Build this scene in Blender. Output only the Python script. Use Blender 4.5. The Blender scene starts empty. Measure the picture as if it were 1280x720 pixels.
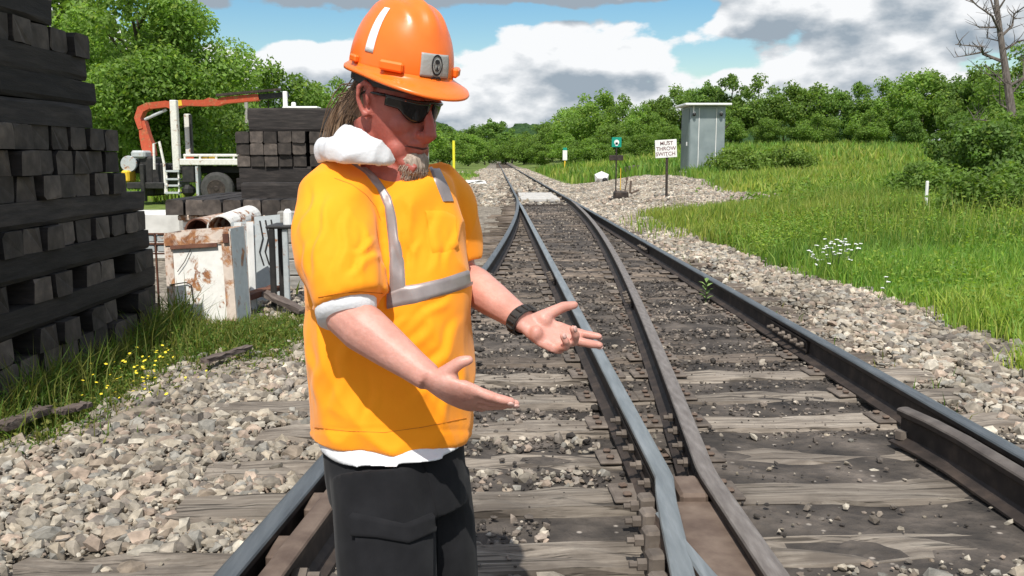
import bpy, bmesh, math, random
import numpy as np
from mathutils import Vector, Matrix, noise as mnoise
from mathutils.bvhtree import BVHTree
R = math.radians
scn = bpy.context.scene
COL = scn.collection

# ------------------------------------------------------------------ camera, sky, sun
CAM_H, FPX, PITCH, YAW = 1.37, 1120.0, R(8.28), R(1.02)
cd = bpy.data.cameras.new('camera')
cam = bpy.data.objects.new('camera', cd); COL.objects.link(cam)
cam.location = (0, 0, CAM_H)
cam.rotation_euler = (math.pi/2 - PITCH, 0, -YAW)
cd.sensor_width = 36.0; cd.lens = FPX/1280*36.0
cd.clip_start = 0.05; cd.clip_end = 4000
scn.camera = cam
scn.view_settings.view_transform = 'Standard'; scn.view_settings.look = 'None'
scn.view_settings.gamma = 1.0; scn.view_settings.use_curve_mapping = False
scn.view_settings.exposure = 0.28
SUN = Vector((-0.10, -0.70, 1.0)).normalized()
sl = bpy.data.lights.new('sun', 'SUN'); sl.energy = 4.3; sl.angle = R(0.53); sl.color = (1.0, 0.96, 0.89)
so = bpy.data.objects.new('sun', sl); COL.objects.link(so); so.location = (0, -20, 40)
so.rotation_euler = SUN.to_track_quat('Z', 'Y').to_euler()

w = bpy.data.worlds.new('World'); scn.world = w; w.use_nodes = True
nt = w.node_tree; nt.nodes.clear()
def wn(t, **k):
    n = nt.nodes.new(t)
    for a, b in k.items(): setattr(n, a, b)
    return n
def wmath(op, a, b=None, c=None, clamp=False):
    n = wn('ShaderNodeMath', operation=op); n.use_clamp = clamp
    for i, v in enumerate((a, b, c)):
        if v is None: continue
        if isinstance(v, (int, float)): n.inputs[i].default_value = v
        else: nt.links.new(v, n.inputs[i])
    return n.outputs[0]
def build_sky():
    L = nt.links.new
    out = wn('ShaderNodeOutputWorld'); bg = wn('ShaderNodeBackground'); bg.inputs[1].default_value = 0.125
    sky = wn('ShaderNodeTexSky', sky_type='NISHITA'); sky.sun_disc = False
    sky.sun_elevation = math.asin(SUN.z); sky.sun_rotation = math.atan2(SUN.x, SUN.y)
    sky.air_density = 1.2; sky.dust_density = 0.6; sky.ozone_density = 1.6
    tc = wn('ShaderNodeTexCoord'); sep = wn('ShaderNodeSeparateXYZ'); L(tc.outputs['Generated'], sep.inputs[0])
    x, y, z = sep.outputs
    az = wmath('ARCTAN2', x, y)                    # 0 along +Y, + to the right (radians)
    el = wmath('ARCSINE', wmath('MINIMUM', wmath('MAXIMUM', z, -1.0), 1.0))
    def field(dz):
        e = wmath('ADD', el, dz)
        cb = wn('ShaderNodeCombineXYZ')
        L(wmath('MULTIPLY', az, 1.0), cb.inputs[0]); L(wmath('MULTIPLY', e, 1.9), cb.inputs[1]); cb.inputs[2].default_value = 3.7
        n = wn('ShaderNodeTexNoise'); n.inputs['Scale'].default_value = 7.0; n.inputs['Detail'].default_value = 9
        n.inputs['Roughness'].default_value = 0.56; L(cb.outputs[0], n.inputs['Vector'])
        f = n.outputs[0]
        for vs, va in ((16.0, .10), (38.0, .045)):
            v = wn('ShaderNodeTexVoronoi', feature='SMOOTH_F1', voronoi_dimensions='2D'); v.inputs['Scale'].default_value = vs; v.inputs['Smoothness'].default_value = .35; L(cb.outputs[0], v.inputs['Vector'])
            f = wmath('MULTIPLY_ADD', v.outputs['Distance'], -va*1.5, wmath('ADD', f, va*.6))
        for (a0, e0, ra, re, s) in CLOUDS:
            da = wmath('MULTIPLY', wmath('SUBTRACT', az, a0), 1/ra); de = wmath('MULTIPLY', wmath('SUBTRACT', e, e0), 1/re)
            g = wmath('EXPONENT', wmath('MULTIPLY', wmath('ADD', wmath('MULTIPLY', da, da), wmath('MULTIPLY', de, de)), -1.0))
            f = wmath('MULTIPLY_ADD', g, s, f)
        return f
    f0 = field(0.0); f1 = field(0.022)
    dens = wn('ShaderNodeMapRange', interpolation_type='SMOOTHSTEP'); L(f0, dens.inputs[0])
    dens.inputs[1].default_value = 0.435; dens.inputs[2].default_value = 0.51
    # self shading of the clouds: thin above -> bright top, thick above -> grey base
    sh = wn('ShaderNodeMapRange'); sh.clamp = True
    L(wmath('ADD', wmath('MULTIPLY', wmath('SUBTRACT', f0, f1), 2.4), wmath('MULTIPLY', wmath('SUBTRACT', 0.66, f0), 1.25)), sh.inputs[0])
    sh.inputs[1].default_value = -0.22; sh.inputs[2].default_value = 0.22
    cr = wn('ShaderNodeValToRGB'); L(sh.outputs[0], cr.inputs[0])
    e = cr.color_ramp.elements
    e[0].position = 0.0; e[0].color = (2.3, 2.75, 3.2, 1); e[1].position = 1.0; e[1].color = (6.3, 6.4, 6.5, 1)
    m = e.new(0.45); m.color = (3.9, 4.2, 4.5, 1)
    mix = wn('ShaderNodeMix', data_type='RGBA'); L(dens.outputs[0], mix.inputs[0])
    hs = wn('ShaderNodeHueSaturation'); L(sky.outputs[0], hs.inputs['Color']); hs.inputs['Saturation'].default_value = 1.5; hs.inputs['Value'].default_value = .80
    L(hs.outputs[0], mix.inputs[6]); L(cr.outputs[0], mix.inputs[7])
    L(mix.outputs[2], bg.inputs[0]); L(bg.outputs[0], out.inputs[0])
# cloud banks: azimuth, elevation, half-widths (radians), strength
CLOUDS = [(-0.235, 0.095, 0.075, 0.032, 0.17), (-0.20, 0.190, 0.15, 0.026, 0.34), (0.02, 0.192, 0.13, 0.017, 0.34),
          (0.08, 0.105, 0.13, 0.026, 0.20), (0.02, 0.055, 0.13, 0.026, 0.13), (0.30, 0.158, 0.055, 0.024, 0.20), (0.47, 0.15, 0.15, 0.035, 0.20),
          (0.42, 0.090, 0.16, 0.026, 0.16), (-0.31, 0.140, 0.05, 0.018, -0.18), (-0.19, 0.140, 0.05, 0.016, -0.16), (0.08, 0.153, 0.12, 0.010, -0.26),
          (0.255, 0.105, 0.05, 0.022, -0.16), (0.215, 0.15, 0.025, 0.035, -0.14), (-0.34, 0.06, 0.12, 0.03, .12), (0.20, 0.06, 0.10, 0.02, .10)]
build_sky()

# ------------------------------------------------------------------ helpers
_fw = Vector((math.sin(YAW)*math.cos(PITCH), math.cos(YAW)*math.cos(PITCH), -math.sin(PITCH)))
_rt = Vector((math.cos(YAW), -math.sin(YAW), 0)); _up = _rt.cross(_fw)
CAM = Vector((0, 0, CAM_H))
def P(px, py, d):
    """world point seen at a photo pixel, d metres in front of the lens"""
    return CAM + _fw*d + _rt*((px-640)/FPX*d) - _up*((py-360)/FPX*d)
def G(px, py, z=0.0):
    r = _fw + _rt*((px-640)/FPX) - _up*((py-360)/FPX)
    t = (z-CAM_H)/r.z
    return CAM + r*t
def smooth(a, b, x):
    t = np.clip((np.asarray(x, float)-a)/(b-a), 0, 1); return t*t*(3-2*t)
def sn(x, y, s=0):
    """cheap smooth 2D noise, about -1..1"""
    r = np.random.RandomState(100+s); v = 0
    for i in range(6):
        a = r.rand()*6.28; k = r.uniform(0.5, 2.2); v = v + np.sin(k*(x*math.cos(a)+y*math.sin(a))*1.0 + r.rand()*6.28)
    return v/3.2
def sn3(p, s=0, n=8):
    r = np.random.RandomState(500+s); v = 0
    for i in range(n):
        d = r.randn(3); d /= np.linalg.norm(d); v = v + np.sin((p@d)*r.uniform(.6, 1.8)+r.rand()*6.28)
    return v/(n*.55)

WL = {}
def tag(o, label=None, cat=None, group=None, kind=None):
    if label: o['label'] = label
    if cat: o['category'] = cat
    if group: o['group'] = group
    if kind: o['kind'] = kind
    return o
def thing(name, label, cat, loc=(0, 0, 0), group=None, rz=0.0):
    o = bpy.data.objects.new(name, None); COL.objects.link(o); o.empty_display_size = .1
    o.location = loc; o.rotation_euler = (0, 0, rz); WL[o.name] = Vector(loc)
    return tag(o, label, cat, group)
def link(name, me, parent=None, loc=None):
    o = bpy.data.objects.new(name, me); COL.objects.link(o)
    if parent: o.parent = parent
    if loc is not None: o.location = loc
    return o
def mesh_np(name, V, F, mats, mi=None, smoothed=False, attr=None):
    """V (n,3) array, F list of index tuples or (m,k) array; attr per-vertex rgb"""
    me = bpy.data.meshes.new(name)
    if isinstance(F, np.ndarray):
        m, k = F.shape
        me.vertices.add(len(V)); me.vertices.foreach_set('co', np.asarray(V, np.float32).ravel())
        me.loops.add(m*k); me.loops.foreach_set('vertex_index', F.astype(np.int32).ravel())
        me.polygons.add(m); me.polygons.foreach_set('loop_start', np.arange(0, m*k, k, dtype=np.int32))
        me.update(calc_edges=True)
    else:
        me.from_pydata([tuple(v) for v in V], [], F); me.update()
    for m_ in (mats if isinstance(mats, (list, tuple)) else [mats]): me.materials.append(m_)
    if mi is not None: me.polygons.foreach_set('material_index', np.asarray(mi, np.int32))
    me.polygons.foreach_set('use_smooth', np.full(len(me.polygons), bool(smoothed)))
    if attr is not None:
        a = me.color_attributes.new('tint', 'FLOAT_COLOR', 'POINT')
        c = np.ones((len(V), 4), np.float32); c[:, :3] = attr; a.data.foreach_set('color', c.ravel())
    me.update()
    return me
class MB:
    def __init__(s): s.v = []; s.f = []; s.m = []
    def add(s, V, F, mi=0):
        o = len(s.v); s.v += [Vector(v) for v in V]; s.f += [tuple(i+o for i in f) for f in F]; s.m += [mi]*len(F); return s
    def box(s, c, d, rot=None, mi=0, bev=0.0):
        c = Vector(c); h = Vector(d)/2
        if bev <= 0:
            V = [Vector((x*h.x, y*h.y, z*h.z)) for x in (-1, 1) for y in (-1, 1) for z in (-1, 1)]
            F = [(0, 1, 3, 2), (4, 6, 7, 5), (0, 4, 5, 1), (2, 3, 7, 6), (0, 2, 6, 4), (1, 5, 7, 3)]
        else:
            b = min(bev, h.x*.9, h.y*.9, h.z*.9)
            V = []; F = []
            for sx in (-1, 1):
                for sy in (-1, 1):
                    for sz in (-1, 1):
                        V += [Vector((sx*h.x, sy*(h.y-b), sz*(h.z-b))), Vector((sx*(h.x-b), sy*h.y, sz*(h.z-b))), Vector((sx*(h.x-b), sy*(h.y-b), sz*h.z))]
            ix = lambda sx, sy, sz, a: (((sx+1)//2)*4+((sy+1)//2)*2+(sz+1)//2)*3+a
            for a in range(3):
                for sg in (-1, 1):
                    q = []
                    for (p_, r_) in ((-1, -1), (1, -1), (1, 1), (-1, 1)):
                        k = [0, 0, 0]; k[a] = sg; k[(a+1) % 3] = p_; k[(a+2) % 3] = r_; q.append(ix(*k, a))
                    F.append(tuple(q if sg > 0 else q[::-1]))
            for a in range(3):
                for p_ in (-1, 1):
                    for r_ in (-1, 1):
                        k0 = [0, 0, 0]; k0[(a+1) % 3] = p_; k0[(a+2) % 3] = r_; k1 = list(k0); k0[a] = -1; k1[a] = 1
                        q = (ix(*k0, (a+1) % 3), ix(*k1, (a+1) % 3), ix(*k1, (a+2) % 3), ix(*k0, (a+2) % 3))
                        F.append(q if p_*r_ > 0 else q[::-1])
            for sx in (-1, 1):
                for sy in (-1, 1):
                    for sz in (-1, 1):
                        q = (ix(sx, sy, sz, 0), ix(sx, sy, sz, 1), ix(sx, sy, sz, 2)); F.append(q if sx*sy*sz > 0 else q[::-1])
        if rot is not None: V = [rot @ v for v in V]
        return s.add([v+c for v in V], F, mi)
    def loft(s, rings, mi=0, caps=True, closed=True):
        n = len(rings[0]); V = [v for r in rings for v in r]; F = []
        for i in range(len(rings)-1):
            for j in range(n if closed else n-1):
                k = (j+1) % n; F.append((i*n+j, i*n+k, (i+1)*n+k, (i+1)*n+j))
        if caps and closed: F.append(tuple(range(n))[::-1]); F.append(tuple((len(rings)-1)*n+j for j in range(n)))
        return s.add(V, F, mi)
    def tube(s, pts, rad, n=10, mi=0, flat=1.0, ref=None, round_ends=False):
        """rad: one or list; flat: thickness ratio along the second axis; ref: direction of the wide axis"""
        pts = [Vector(p) for p in pts]; m = len(pts)
        rad = list(rad) if hasattr(rad, '__len__') else [rad]*m
        if round_ends:
            d0 = (pts[0]-pts[1]).normalized(); d1 = (pts[-1]-pts[-2]).normalized(); r0, r1 = rad[0], rad[-1]
            pts = [pts[0]+d0*r0*.9*(flat**.5), pts[0]+d0*r0*.55*(flat**.5)] + pts + [pts[-1]+d1*r1*.55*(flat**.5), pts[-1]+d1*r1*.9*(flat**.5)]
            rad = [r0*.35, r0*.8] + rad + [r1*.8, r1*.35]; m += 4
        rings = []; prev = None
        for i, p in enumerate(pts):
            t = (pts[min(i+1, m-1)]-pts[max(i-1, 0)])
            t = t.normalized() if t.length > 1e-9 else Vector((0, 0, 1))
            if prev is None:
                a = Vector(ref) if ref is not None else (Vector((0, 0, 1)) if abs(t.z) < .9 else Vector((1, 0, 0)))
            else: a = prev
            a = (a - t*a.dot(t)).normalized(); prev = a; b = t.cross(a)
            rings.append([p + a*(rad[i]*math.cos(2*math.pi*j/n)) + b*(rad[i]*flat*math.sin(2*math.pi*j/n)) for j in range(n)])
        return s.loft(rings, mi)
    def ell(s, c, r, rot=None, n=12, m=8, mi=0):
        c = Vector(c); rings = []
        for i in range(1, m):
            a = math.pi*i/m; rings.append([Vector((r[0]*math.sin(a)*math.cos(2*math.pi*j/n), r[1]*math.sin(a)*math.sin(2*math.pi*j/n), -r[2]*math.cos(a))) for j in range(n)])
        if rot is not None: rings = [[rot @ v for v in q] for q in rings]
        return s.loft([[v+c for v in q] for q in rings], mi)
    def build(s, name, mats, parent=None, origin=None, smoothed=False, local=False):
        off = Vector((0, 0, 0))
        if not local:
            if parent is not None: off = WL.get(parent.name, Vector((0, 0, 0)))
            elif origin is not None: off = Vector(origin)
        me = mesh_np(name, [v-off for v in s.v], s.f, mats, s.m, smoothed)
        o = link(name, me, parent)
        if parent is None and not local: o.location = off
        WL[o.name] = off.copy()
        return o

# ------------------------------------------------------------------ materials
class NT:
    def __init__(s, name):
        s.m = bpy.data.materials.new(name); s.m.use_nodes = True; s.t = s.m.node_tree; s.t.nodes.clear()
        s.out = s.n('ShaderNodeOutputMaterial')
    def n(s, t, **k):
        n = s.t.nodes.new(t)
        for a, b in k.items(): setattr(n, a, b)
        return n
    def l(s, a, b): s.t.links.new(a, b)
    def coords(s, kind='Object', scale=(1, 1, 1), rand=True):
        tc = s.n('ShaderNodeTexCoord'); mp = s.n('ShaderNodeMapping'); s.l(tc.outputs[kind], mp.inputs['Vector']); mp.inputs['Scale'].default_value = scale
        if rand:
            oi = s.n('ShaderNodeObjectInfo'); mu = s.n('ShaderNodeMath', operation='MULTIPLY'); mu.inputs[1].default_value = 37.0
            s.l(oi.outputs['Random'], mu.inputs[0]); cb = s.n('ShaderNodeCombineXYZ')
            for i in range(3): s.l(mu.outputs[0], cb.inputs[i])
            s.l(cb.outputs[0], mp.inputs['Location'])
        return mp.outputs[0]
    def noise(s, co, scale, detail=5, rough=.55, dist=0.0):
        n = s.n('ShaderNodeTexNoise'); s.l(co, n.inputs['Vector']); n.inputs['Scale'].default_value = scale
        n.inputs['Detail'].default_value = detail; n.inputs['Roughness'].default_value = rough; n.inputs['Distortion'].default_value = dist
        return n.outputs[0]
    def ramp(s, f, stops, interp='LINEAR'):
        r = s.n('ShaderNodeValToRGB'); s.l(f, r.inputs[0]); r.color_ramp.interpolation = interp; e = r.color_ramp.elements
        while len(e) > 1: e.remove(e[0])
        e[0].position = stops[0][0]; c = stops[0][1]; e[0].color = (*c, 1) if hasattr(c, '__len__') else (c, c, c, 1)
        for p, c in stops[1:]:
            q = e.new(p); q.color = (*c, 1) if hasattr(c, '__len__') else (c, c, c, 1)
        return r.outputs[0]
    def mix(s, f, a, b, mode='MIX'):
        n = s.n('ShaderNodeMix', data_type='RGBA', blend_type=mode)
        for i, v in ((0, f), (6, a), (7, b)):
            if isinstance(v, (int, float)): n.inputs[i].default_value = v
            elif isinstance(v, tuple): n.inputs[i].default_value = (*v, 1)
            else: s.l(v, n.inputs[i])
        return n.outputs[2]
    def math(s, op, a, b=None):
        n = s.n('ShaderNodeMath', operation=op)
        for i, v in enumerate((a, b)):
            if v is None: continue
            if isinstance(v, (int, float)): n.inputs[i].default_value = v
            else: s.l(v, n.inputs[i])
        return n.outputs[0]
    def attr(s, name='tint'):
        a = s.n('ShaderNodeAttribute', attribute_name=name); return a.outputs['Color']
    def rand(s): return s.n('ShaderNodeObjectInfo').outputs['Random']
    def princ(s, col, rough=.8, metal=0.0, bump=None, bstr=.3, bdist=.01, spec=.4, sss=0, sheen=0):
        p = s.n('ShaderNodeBsdfPrincipled')
        for k, v in (('Base Color', col), ('Roughness', rough), ('Metallic', metal)):
            if isinstance(v, tuple): p.inputs[k].default_value = (*v, 1)
            elif isinstance(v, (int, float)): p.inputs[k].default_value = v
            else: s.l(v, p.inputs[k])
        p.inputs['Specular IOR Level'].default_value = spec
        if sss: p.inputs['Subsurface Weight'].default_value = sss; p.inputs['Subsurface Radius'].default_value = (1, .3, .15); p.inputs['Subsurface Scale'].default_value = .006
        if sheen: p.inputs['Sheen Weight'].default_value = sheen; p.inputs['Sheen Roughness'].default_value = .5
        if bump is not None:
            b = s.n('ShaderNodeBump'); b.inputs['Strength'].default_value = bstr; b.inputs['Distance'].default_value = bdist
            s.l(bump, b.inputs['Height']); s.l(b.outputs[0], p.inputs['Normal'])
        s.l(p.outputs[0], s.out.inputs[0]); return p
def simple(name, stops, scale=8, rough=.8, metal=0, bstr=.3, bdist=.01, stretch=(1, 1, 1), spec=.4, detail=6, rv=0.0, sheen=0, sss=0):
    t = NT(name); co = t.coords('Object', stretch); nz = t.noise(co, scale, detail)
    c = t.ramp(nz, [(.5+(p-.5)*.55, v) for p, v in stops])
    if rv:
        k = t.math('ADD', t.math('MULTIPLY', t.rand(), rv*2), 1-rv); c = t.mix(1.0, c, k, 'MULTIPLY')
    fine = t.noise(co, scale*5, 4)
    t.princ(c, rough, metal, t.math('ADD', nz, t.math('MULTIPLY', fine, .4)), bstr, bdist, spec, sss, sheen); return t.m
def leafmat(name, base, trans=.35, rough=.55):
    t = NT(name); c = t.mix(1.0, t.attr(), base, 'MULTIPLY')
    k = t.math('ADD', t.math('MULTIPLY', t.rand(), .36), .82); c = t.mix(1.0, c, k, 'MULTIPLY')
    p = t.n('ShaderNodeBsdfPrincipled'); t.l(c, p.inputs['Base Color']); p.inputs['Roughness'].default_value = rough; p.inputs['Specular IOR Level'].default_value = .25
    tr = t.n('ShaderNodeBsdfTranslucent'); t.l(t.mix(1.0, c, (1.25, 1.35, .6), 'MULTIPLY'), tr.inputs[0])
    mx = t.n('ShaderNodeMixShader'); mx.inputs[0].default_value = trans; t.l(p.outputs[0], mx.inputs[1]); t.l(tr.outputs[0], mx.inputs[2]); t.l(mx.outputs[0], t.out.inputs[0])
    return t.m
def vcmat(name, base=(1, 1, 1), rough=.85, nscale=25, amt=.35, bstr=.4, bdist=.004):
    t = NT(name); co = t.coords('Object', rand=False); nz = t.noise(co, nscale, 5)
    c = t.mix(1.0, t.attr(), base, 'MULTIPLY'); c = t.mix(1.0, c, t.ramp(nz, [(.3, 1-amt), (.7, 1+amt)]), 'MULTIPLY')
    t.princ(c, rough, 0, nz, bstr, bdist, .3); return t.m

def wood_tie(name, lo, mid, hi, dirt=0.0, rv=.25):
    t = NT(name); co = t.coords('Object', (1.1, 26, 26)); g = t.noise(co, 1.5, 9, .68, .25)
    c = t.ramp(g, [(.3, lo), (.5, mid), (.70, hi)])
    co2 = t.coords('Object', (1.3, 42, 42)); cr = t.noise(co2, 1.3, 4, .55, .25)
    crack = t.ramp(cr, [(.36, .3), (.42, 1.0)]); c = t.mix(1.0, c, crack, 'MULTIPLY')
    if dirt:
        co3 = t.coords('Object', (1, 1, 1)); d = t.noise(co3, 2.6, 6, .6); dm = t.ramp(d, [(.47, 0.0), (.60, dirt)])
        c = t.mix(dm, c, (.075, .060, .048))
    k = t.math('ADD', t.math('MULTIPLY', t.rand(), rv*2), 1-rv); c = t.mix(1.0, c, k, 'MULTIPLY')
    t.princ(c, .88, 0, t.math('ADD', t.math('MULTIPLY', g, .5), t.math('MULTIPLY', crack, .8)), .55, .012, .25); return t.m

MT = {}
MT['tie_grey'] = wood_tie('weathered_wood', (.115, .096, .078), (.215, .182, .148), (.33, .29, .24), .5)
MT['tie_dark'] = wood_tie('dirty_wood', (.085, .067, .053), (.17, .136, .108), (.265, .218, .175), .75)
MT['creosote'] = simple('creosote_wood', [(0, (.011, .0095, .009)), (.5, (.023, .0195, .018)), (1, (.045, .037, .033))], 3, .8, 0, .5, .01, (1.2, 9, 9), .3, rv=.45)
MT['creosote_end'] = simple('creosote_end_grain', [(0, (.026, .022, .019)), (.5, (.064, .052, .044)), (1, (.12, .098, .082))], 9, .85, 0, .5, .006, rv=.55)
MT['rust_dark'] = simple('dark_rusty_steel', [(0, (.018, .014, .012)), (.5, (.040, .030, .025)), (1, (.085, .062, .048))], 9, .72, .2, .4, .004)
MT['rust_brown'] = simple('brown_rusty_steel', [(0, (.07, .045, .034)), (.5, (.13, .092, .07)), (1, (.20, .15, .115))], 9, .8, .1, .4, .004)
MT['plate'] = simple('dusty_plate_steel', [(0, (.07, .055, .045)), (.5, (.135, .11, .09)), (1, (.21, .175, .145))], 12, .8, .1, .4, .004, rv=.2)
MT['rail_shine'] = simple('worn_rail_top', [(0, (.145, .16, .165)), (.5, (.21, .228, .232)), (1, (.30, .318, .322))], 6, .45, .35, .08, .002, (6, .6, 6))
MT['rail_dull'] = simple('dull_rail_top', [(0, (.12, .10, .088)), (.5, (.19, .165, .147)), (1, (.27, .24, .218))], 10, .6, .3, .15, .002, (5, .8, 5))
MT['rail_dark'] = simple('dark_rail_top', [(0, (.075, .082, .088)), (.5, (.11, .122, .13)), (1, (.16, .172, .18))], 6, .5, .4, .1, .002, (6, .6, 6))
MT['stone'] = vcmat('crushed_stone', rough=.9)
MT['bark'] = simple('bark', [(0, (.04, .032, .026)), (.5, (.085, .07, .056)), (1, (.15, .125, .10))], 6, .9, 0, .8, .02, (4, 4, 1))
MT['deadwood'] = simple('dead_wood', [(0, (.06, .048, .042)), (.5, (.12, .10, .088)), (1, (.22, .19, .165))], 6, .9, 0, .7, .015, (5, 5, 1))
MT['leaf'] = leafmat('tree_leaves', (.18, .285, .062), .5)
MT['leaf_dk'] = leafmat('dark_tree_leaves', (.15, .25, .06), .48)
MT['grass'] = leafmat('grass_blades', (.235, .325, .062), .45)
MT['weed'] = leafmat('weed_leaves', (.125, .195, .034), .35)
MT['white_paint'] = simple('white_paint', [(0, (.62, .61, .58)), (.5, (.78, .77, .74)), (1, (.84, .83, .81))], 5, .5, 0, .1, .003)
MT['black_paint'] = simple('black_steel', [(0, (.014, .014, .014)), (.5, (.026, .025, .024)), (1, (.05, .045, .04))], 8, .55, .2, .2, .003)
# ------------------------------------------------------------------ terrain
GAUGE = 1.506
XA0 = 0.636; XR = XA0+GAUGE
def u_off(y):
    s = np.clip(27.0-np.asarray(y, float), 0, None); return .01162*s+.001885*s*s
def xL(y): return XA0-u_off(y)
def ground_z(x, y):
    x = np.asarray(x, float); y = np.asarray(y, float)
    z = -0.045+0.010*sn(x*2.3, y*2.3, 1)+.012*sn(x*.8, y*.8, 2)
    z = z+.45*smooth(3.7, 8.5, x)*smooth(2, 12, y+2)+.030*np.clip(y-25, 0, 90)*smooth(7, 22, x)+.06*sn(x*.35, y*.35, 3)*smooth(4, 9, x)
    mound = np.exp(-((x-8)/4.5)**2-((y-38)/9.0)**2)*.22+.22*np.exp(-((x-4.8)/1.6)**2-((y-25)/7.0)**2)
    z = z+mound
    z = z-.05*smooth(-1.6, -3.0, x)*(y < 60)
    z = z+.02*np.clip(-x-25, 0, 200)*.5
    z = z+(.036+.016*sn(x*4.2, y*5.0, 12))*np.where((x > xL(y)+.05) & (x < XR+.3), np.where(x > .75, 1.0, .6), 0.0)
    return z
def grid_axis(lo, hi, dense_lo, dense_hi, step, grow=1.13):
    a = list(np.arange(dense_lo, dense_hi+1e-6, step)); s = step; v = dense_hi
    while v < hi: s *= grow; v += s; a.append(v)
    s = step; v = dense_lo
    while v > lo: s *= grow; v -= s; a.insert(0, v)
    return np.array(a)
def grass_mask(x, y):
    """1 where the field / weeds grow"""
    e = 3.60+.30*sn(np.zeros_like(x), y*.9, 5)+.22*sn(x*2, y*2.1, 6)
    g = smooth(e-.22, e+.22, x)
    # pale gravel pad with the cabinet and the switch stand, grass tongue before it
    pad = smooth(19.5, 21.5, y+.8*sn(x*.9, y*.5, 7))*(1-smooth(44, 48, y))*(1-smooth(6.6, 7.6, x+.5*sn(x, y*.6, 8)-.055*(y-24)))
    g = g*(1-pad)
    far = smooth(46, 52, y)*smooth(2.9, 3.8, x-.01*y)
    g = np.maximum(g, far)
    # left side: strip at the tie stack, patches by the junk, verge further on
    strip = np.exp(-((x+2.46+.03*(y-5))/.26)**2)*smooth(4.0, 4.9, y)*(y < 7.2)
    patch = np.exp(-((x+2.15)/.8)**2-((y-7.0)/.75)**2)*1.3
    lf = smooth(-1.35, -2.1, x+.3*sn(x, y*.7, 9))*smooth(19, 22, y)*.9
    lf = np.maximum(lf, .8*np.exp(-((x+1.35)/.35)**2-((y-15)/3.5)**2))
    lf2 = smooth(-5.5, -7, x)*smooth(29, 32, y)
    g = np.maximum.reduce([g, np.clip(strip*1.3, 0, 1), np.clip(patch, 0, 1), lf, lf2, smooth(70, 90, y)*smooth(-.8, -2.0, x), .8*smooth(-30, -34, x)])
    return np.clip(g, 0, 1)
def cinder_mask(x, y):
    c = smooth(-.12, .12, x-xL(y))*(1-smooth(XR+.25, XR+.75, x+.15*sn(x*3, y*3, 11)))
    fade = 1-smooth(28, 45, y)*.65
    return np.clip(c*fade, 0, 1)
xs = grid_axis(-420, 420, -3.4, 4.6, .07, 1.11); ys = grid_axis(-25, 1200, 1.0, 9.0, .06, 1.055)
GX, GY = np.meshgrid(xs, ys)
GZ = ground_z(GX, GY)
cm = cinder_mask(GX, GY); gm = grass_mask(GX, GY)
zone = np.stack([cm, gm, np.zeros_like(cm)], -1).reshape(-1, 3)
nx, ny = len(xs), len(ys)
idx = np.arange(nx*ny).reshape(ny, nx)
gf = np.stack([idx[:-1, :-1], idx[:-1, 1:], idx[1:, 1:], idx[1:, :-1]], -1).reshape(-1, 4)
def ground_mat():
    t = NT('ground_earth'); co = t.coords('Object', rand=False)
    sep = t.n('ShaderNodeSeparateColor'); t.l(t.attr(), sep.inputs[0]); cin, gra = sep.outputs[0], sep.outputs[1]
    v = t.n('ShaderNodeTexVoronoi'); t.l(co, v.inputs['Vector']); v.inputs['Scale'].default_value = 17
    v2 = t.n('ShaderNodeTexVoronoi'); t.l(co, v2.inputs['Vector']); v2.inputs['Scale'].default_value = 7
    big = t.noise(co, .55, 5); mid = t.noise(co, 3.3, 6); fine = t.noise(co, 40, 4)
    sp = t.n('ShaderNodeSeparateColor'); t.l(v.outputs['Color'], sp.inputs[0])
    grav = t.ramp(sp.outputs[0], [(0, (.12, .10, .08)), (.5, (.22, .19, .15)), (1, (.34, .30, .245))])
    grav = t.mix(1.0, grav, t.ramp(mid, [(.3, .72), (.7, 1.15)]), 'MULTIPLY')
    cind = t.ramp(mid, [(.33, (.030, .027, .025)), (.52, (.075, .064, .055)), (.68, (.14, .118, .10))])
    spk = t.ramp(v.outputs['Distance'], [(.10, 1.0), (.22, 0.0)]); spk = t.mix(1.0, spk, t.ramp(sp.outputs[1], [(.80, 0.0), (.84, 1.0)]), 'MULTIPLY')
    cind = t.mix(spk, cind, (.33, .29, .25))
    c = t.mix(t.ramp(t.math('ADD', cin, t.math('MULTIPLY', t.math('SUBTRACT', mid, .5), .9)), [(.35, 0.0), (.6, 1.0)]), grav, cind)
    gr = t.ramp(mid, [(.3, (.055, .085, .018)), (.5, (.10, .155, .028)), (.7, (.17, .215, .05))])
    gr = t.mix(t.ramp(big, [(.45, 0.0), (.65, .6)]), gr, (.17, .18, .055))
    c = t.mix(t.ramp(t.math('ADD', gra, t.math('MULTIPLY', t.math('SUBTRACT', mid, .5), .9)), [(.4, 0.0), (.6, 1.0)]), c, gr)
    h = t.math('ADD', t.math('MULTIPLY', v.outputs['Distance'], .8), t.math('ADD', t.math('MULTIPLY', fine, .35), mid))
    t.princ(c, .95, 0, h, .7, .03, .2); return t.m
o = link('ground', mesh_np('ground', np.stack([GX, GY, GZ], -1).reshape(-1, 3), gf, ground_mat(), smoothed=True, attr=zone)); tag(o, kind='structure')

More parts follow.
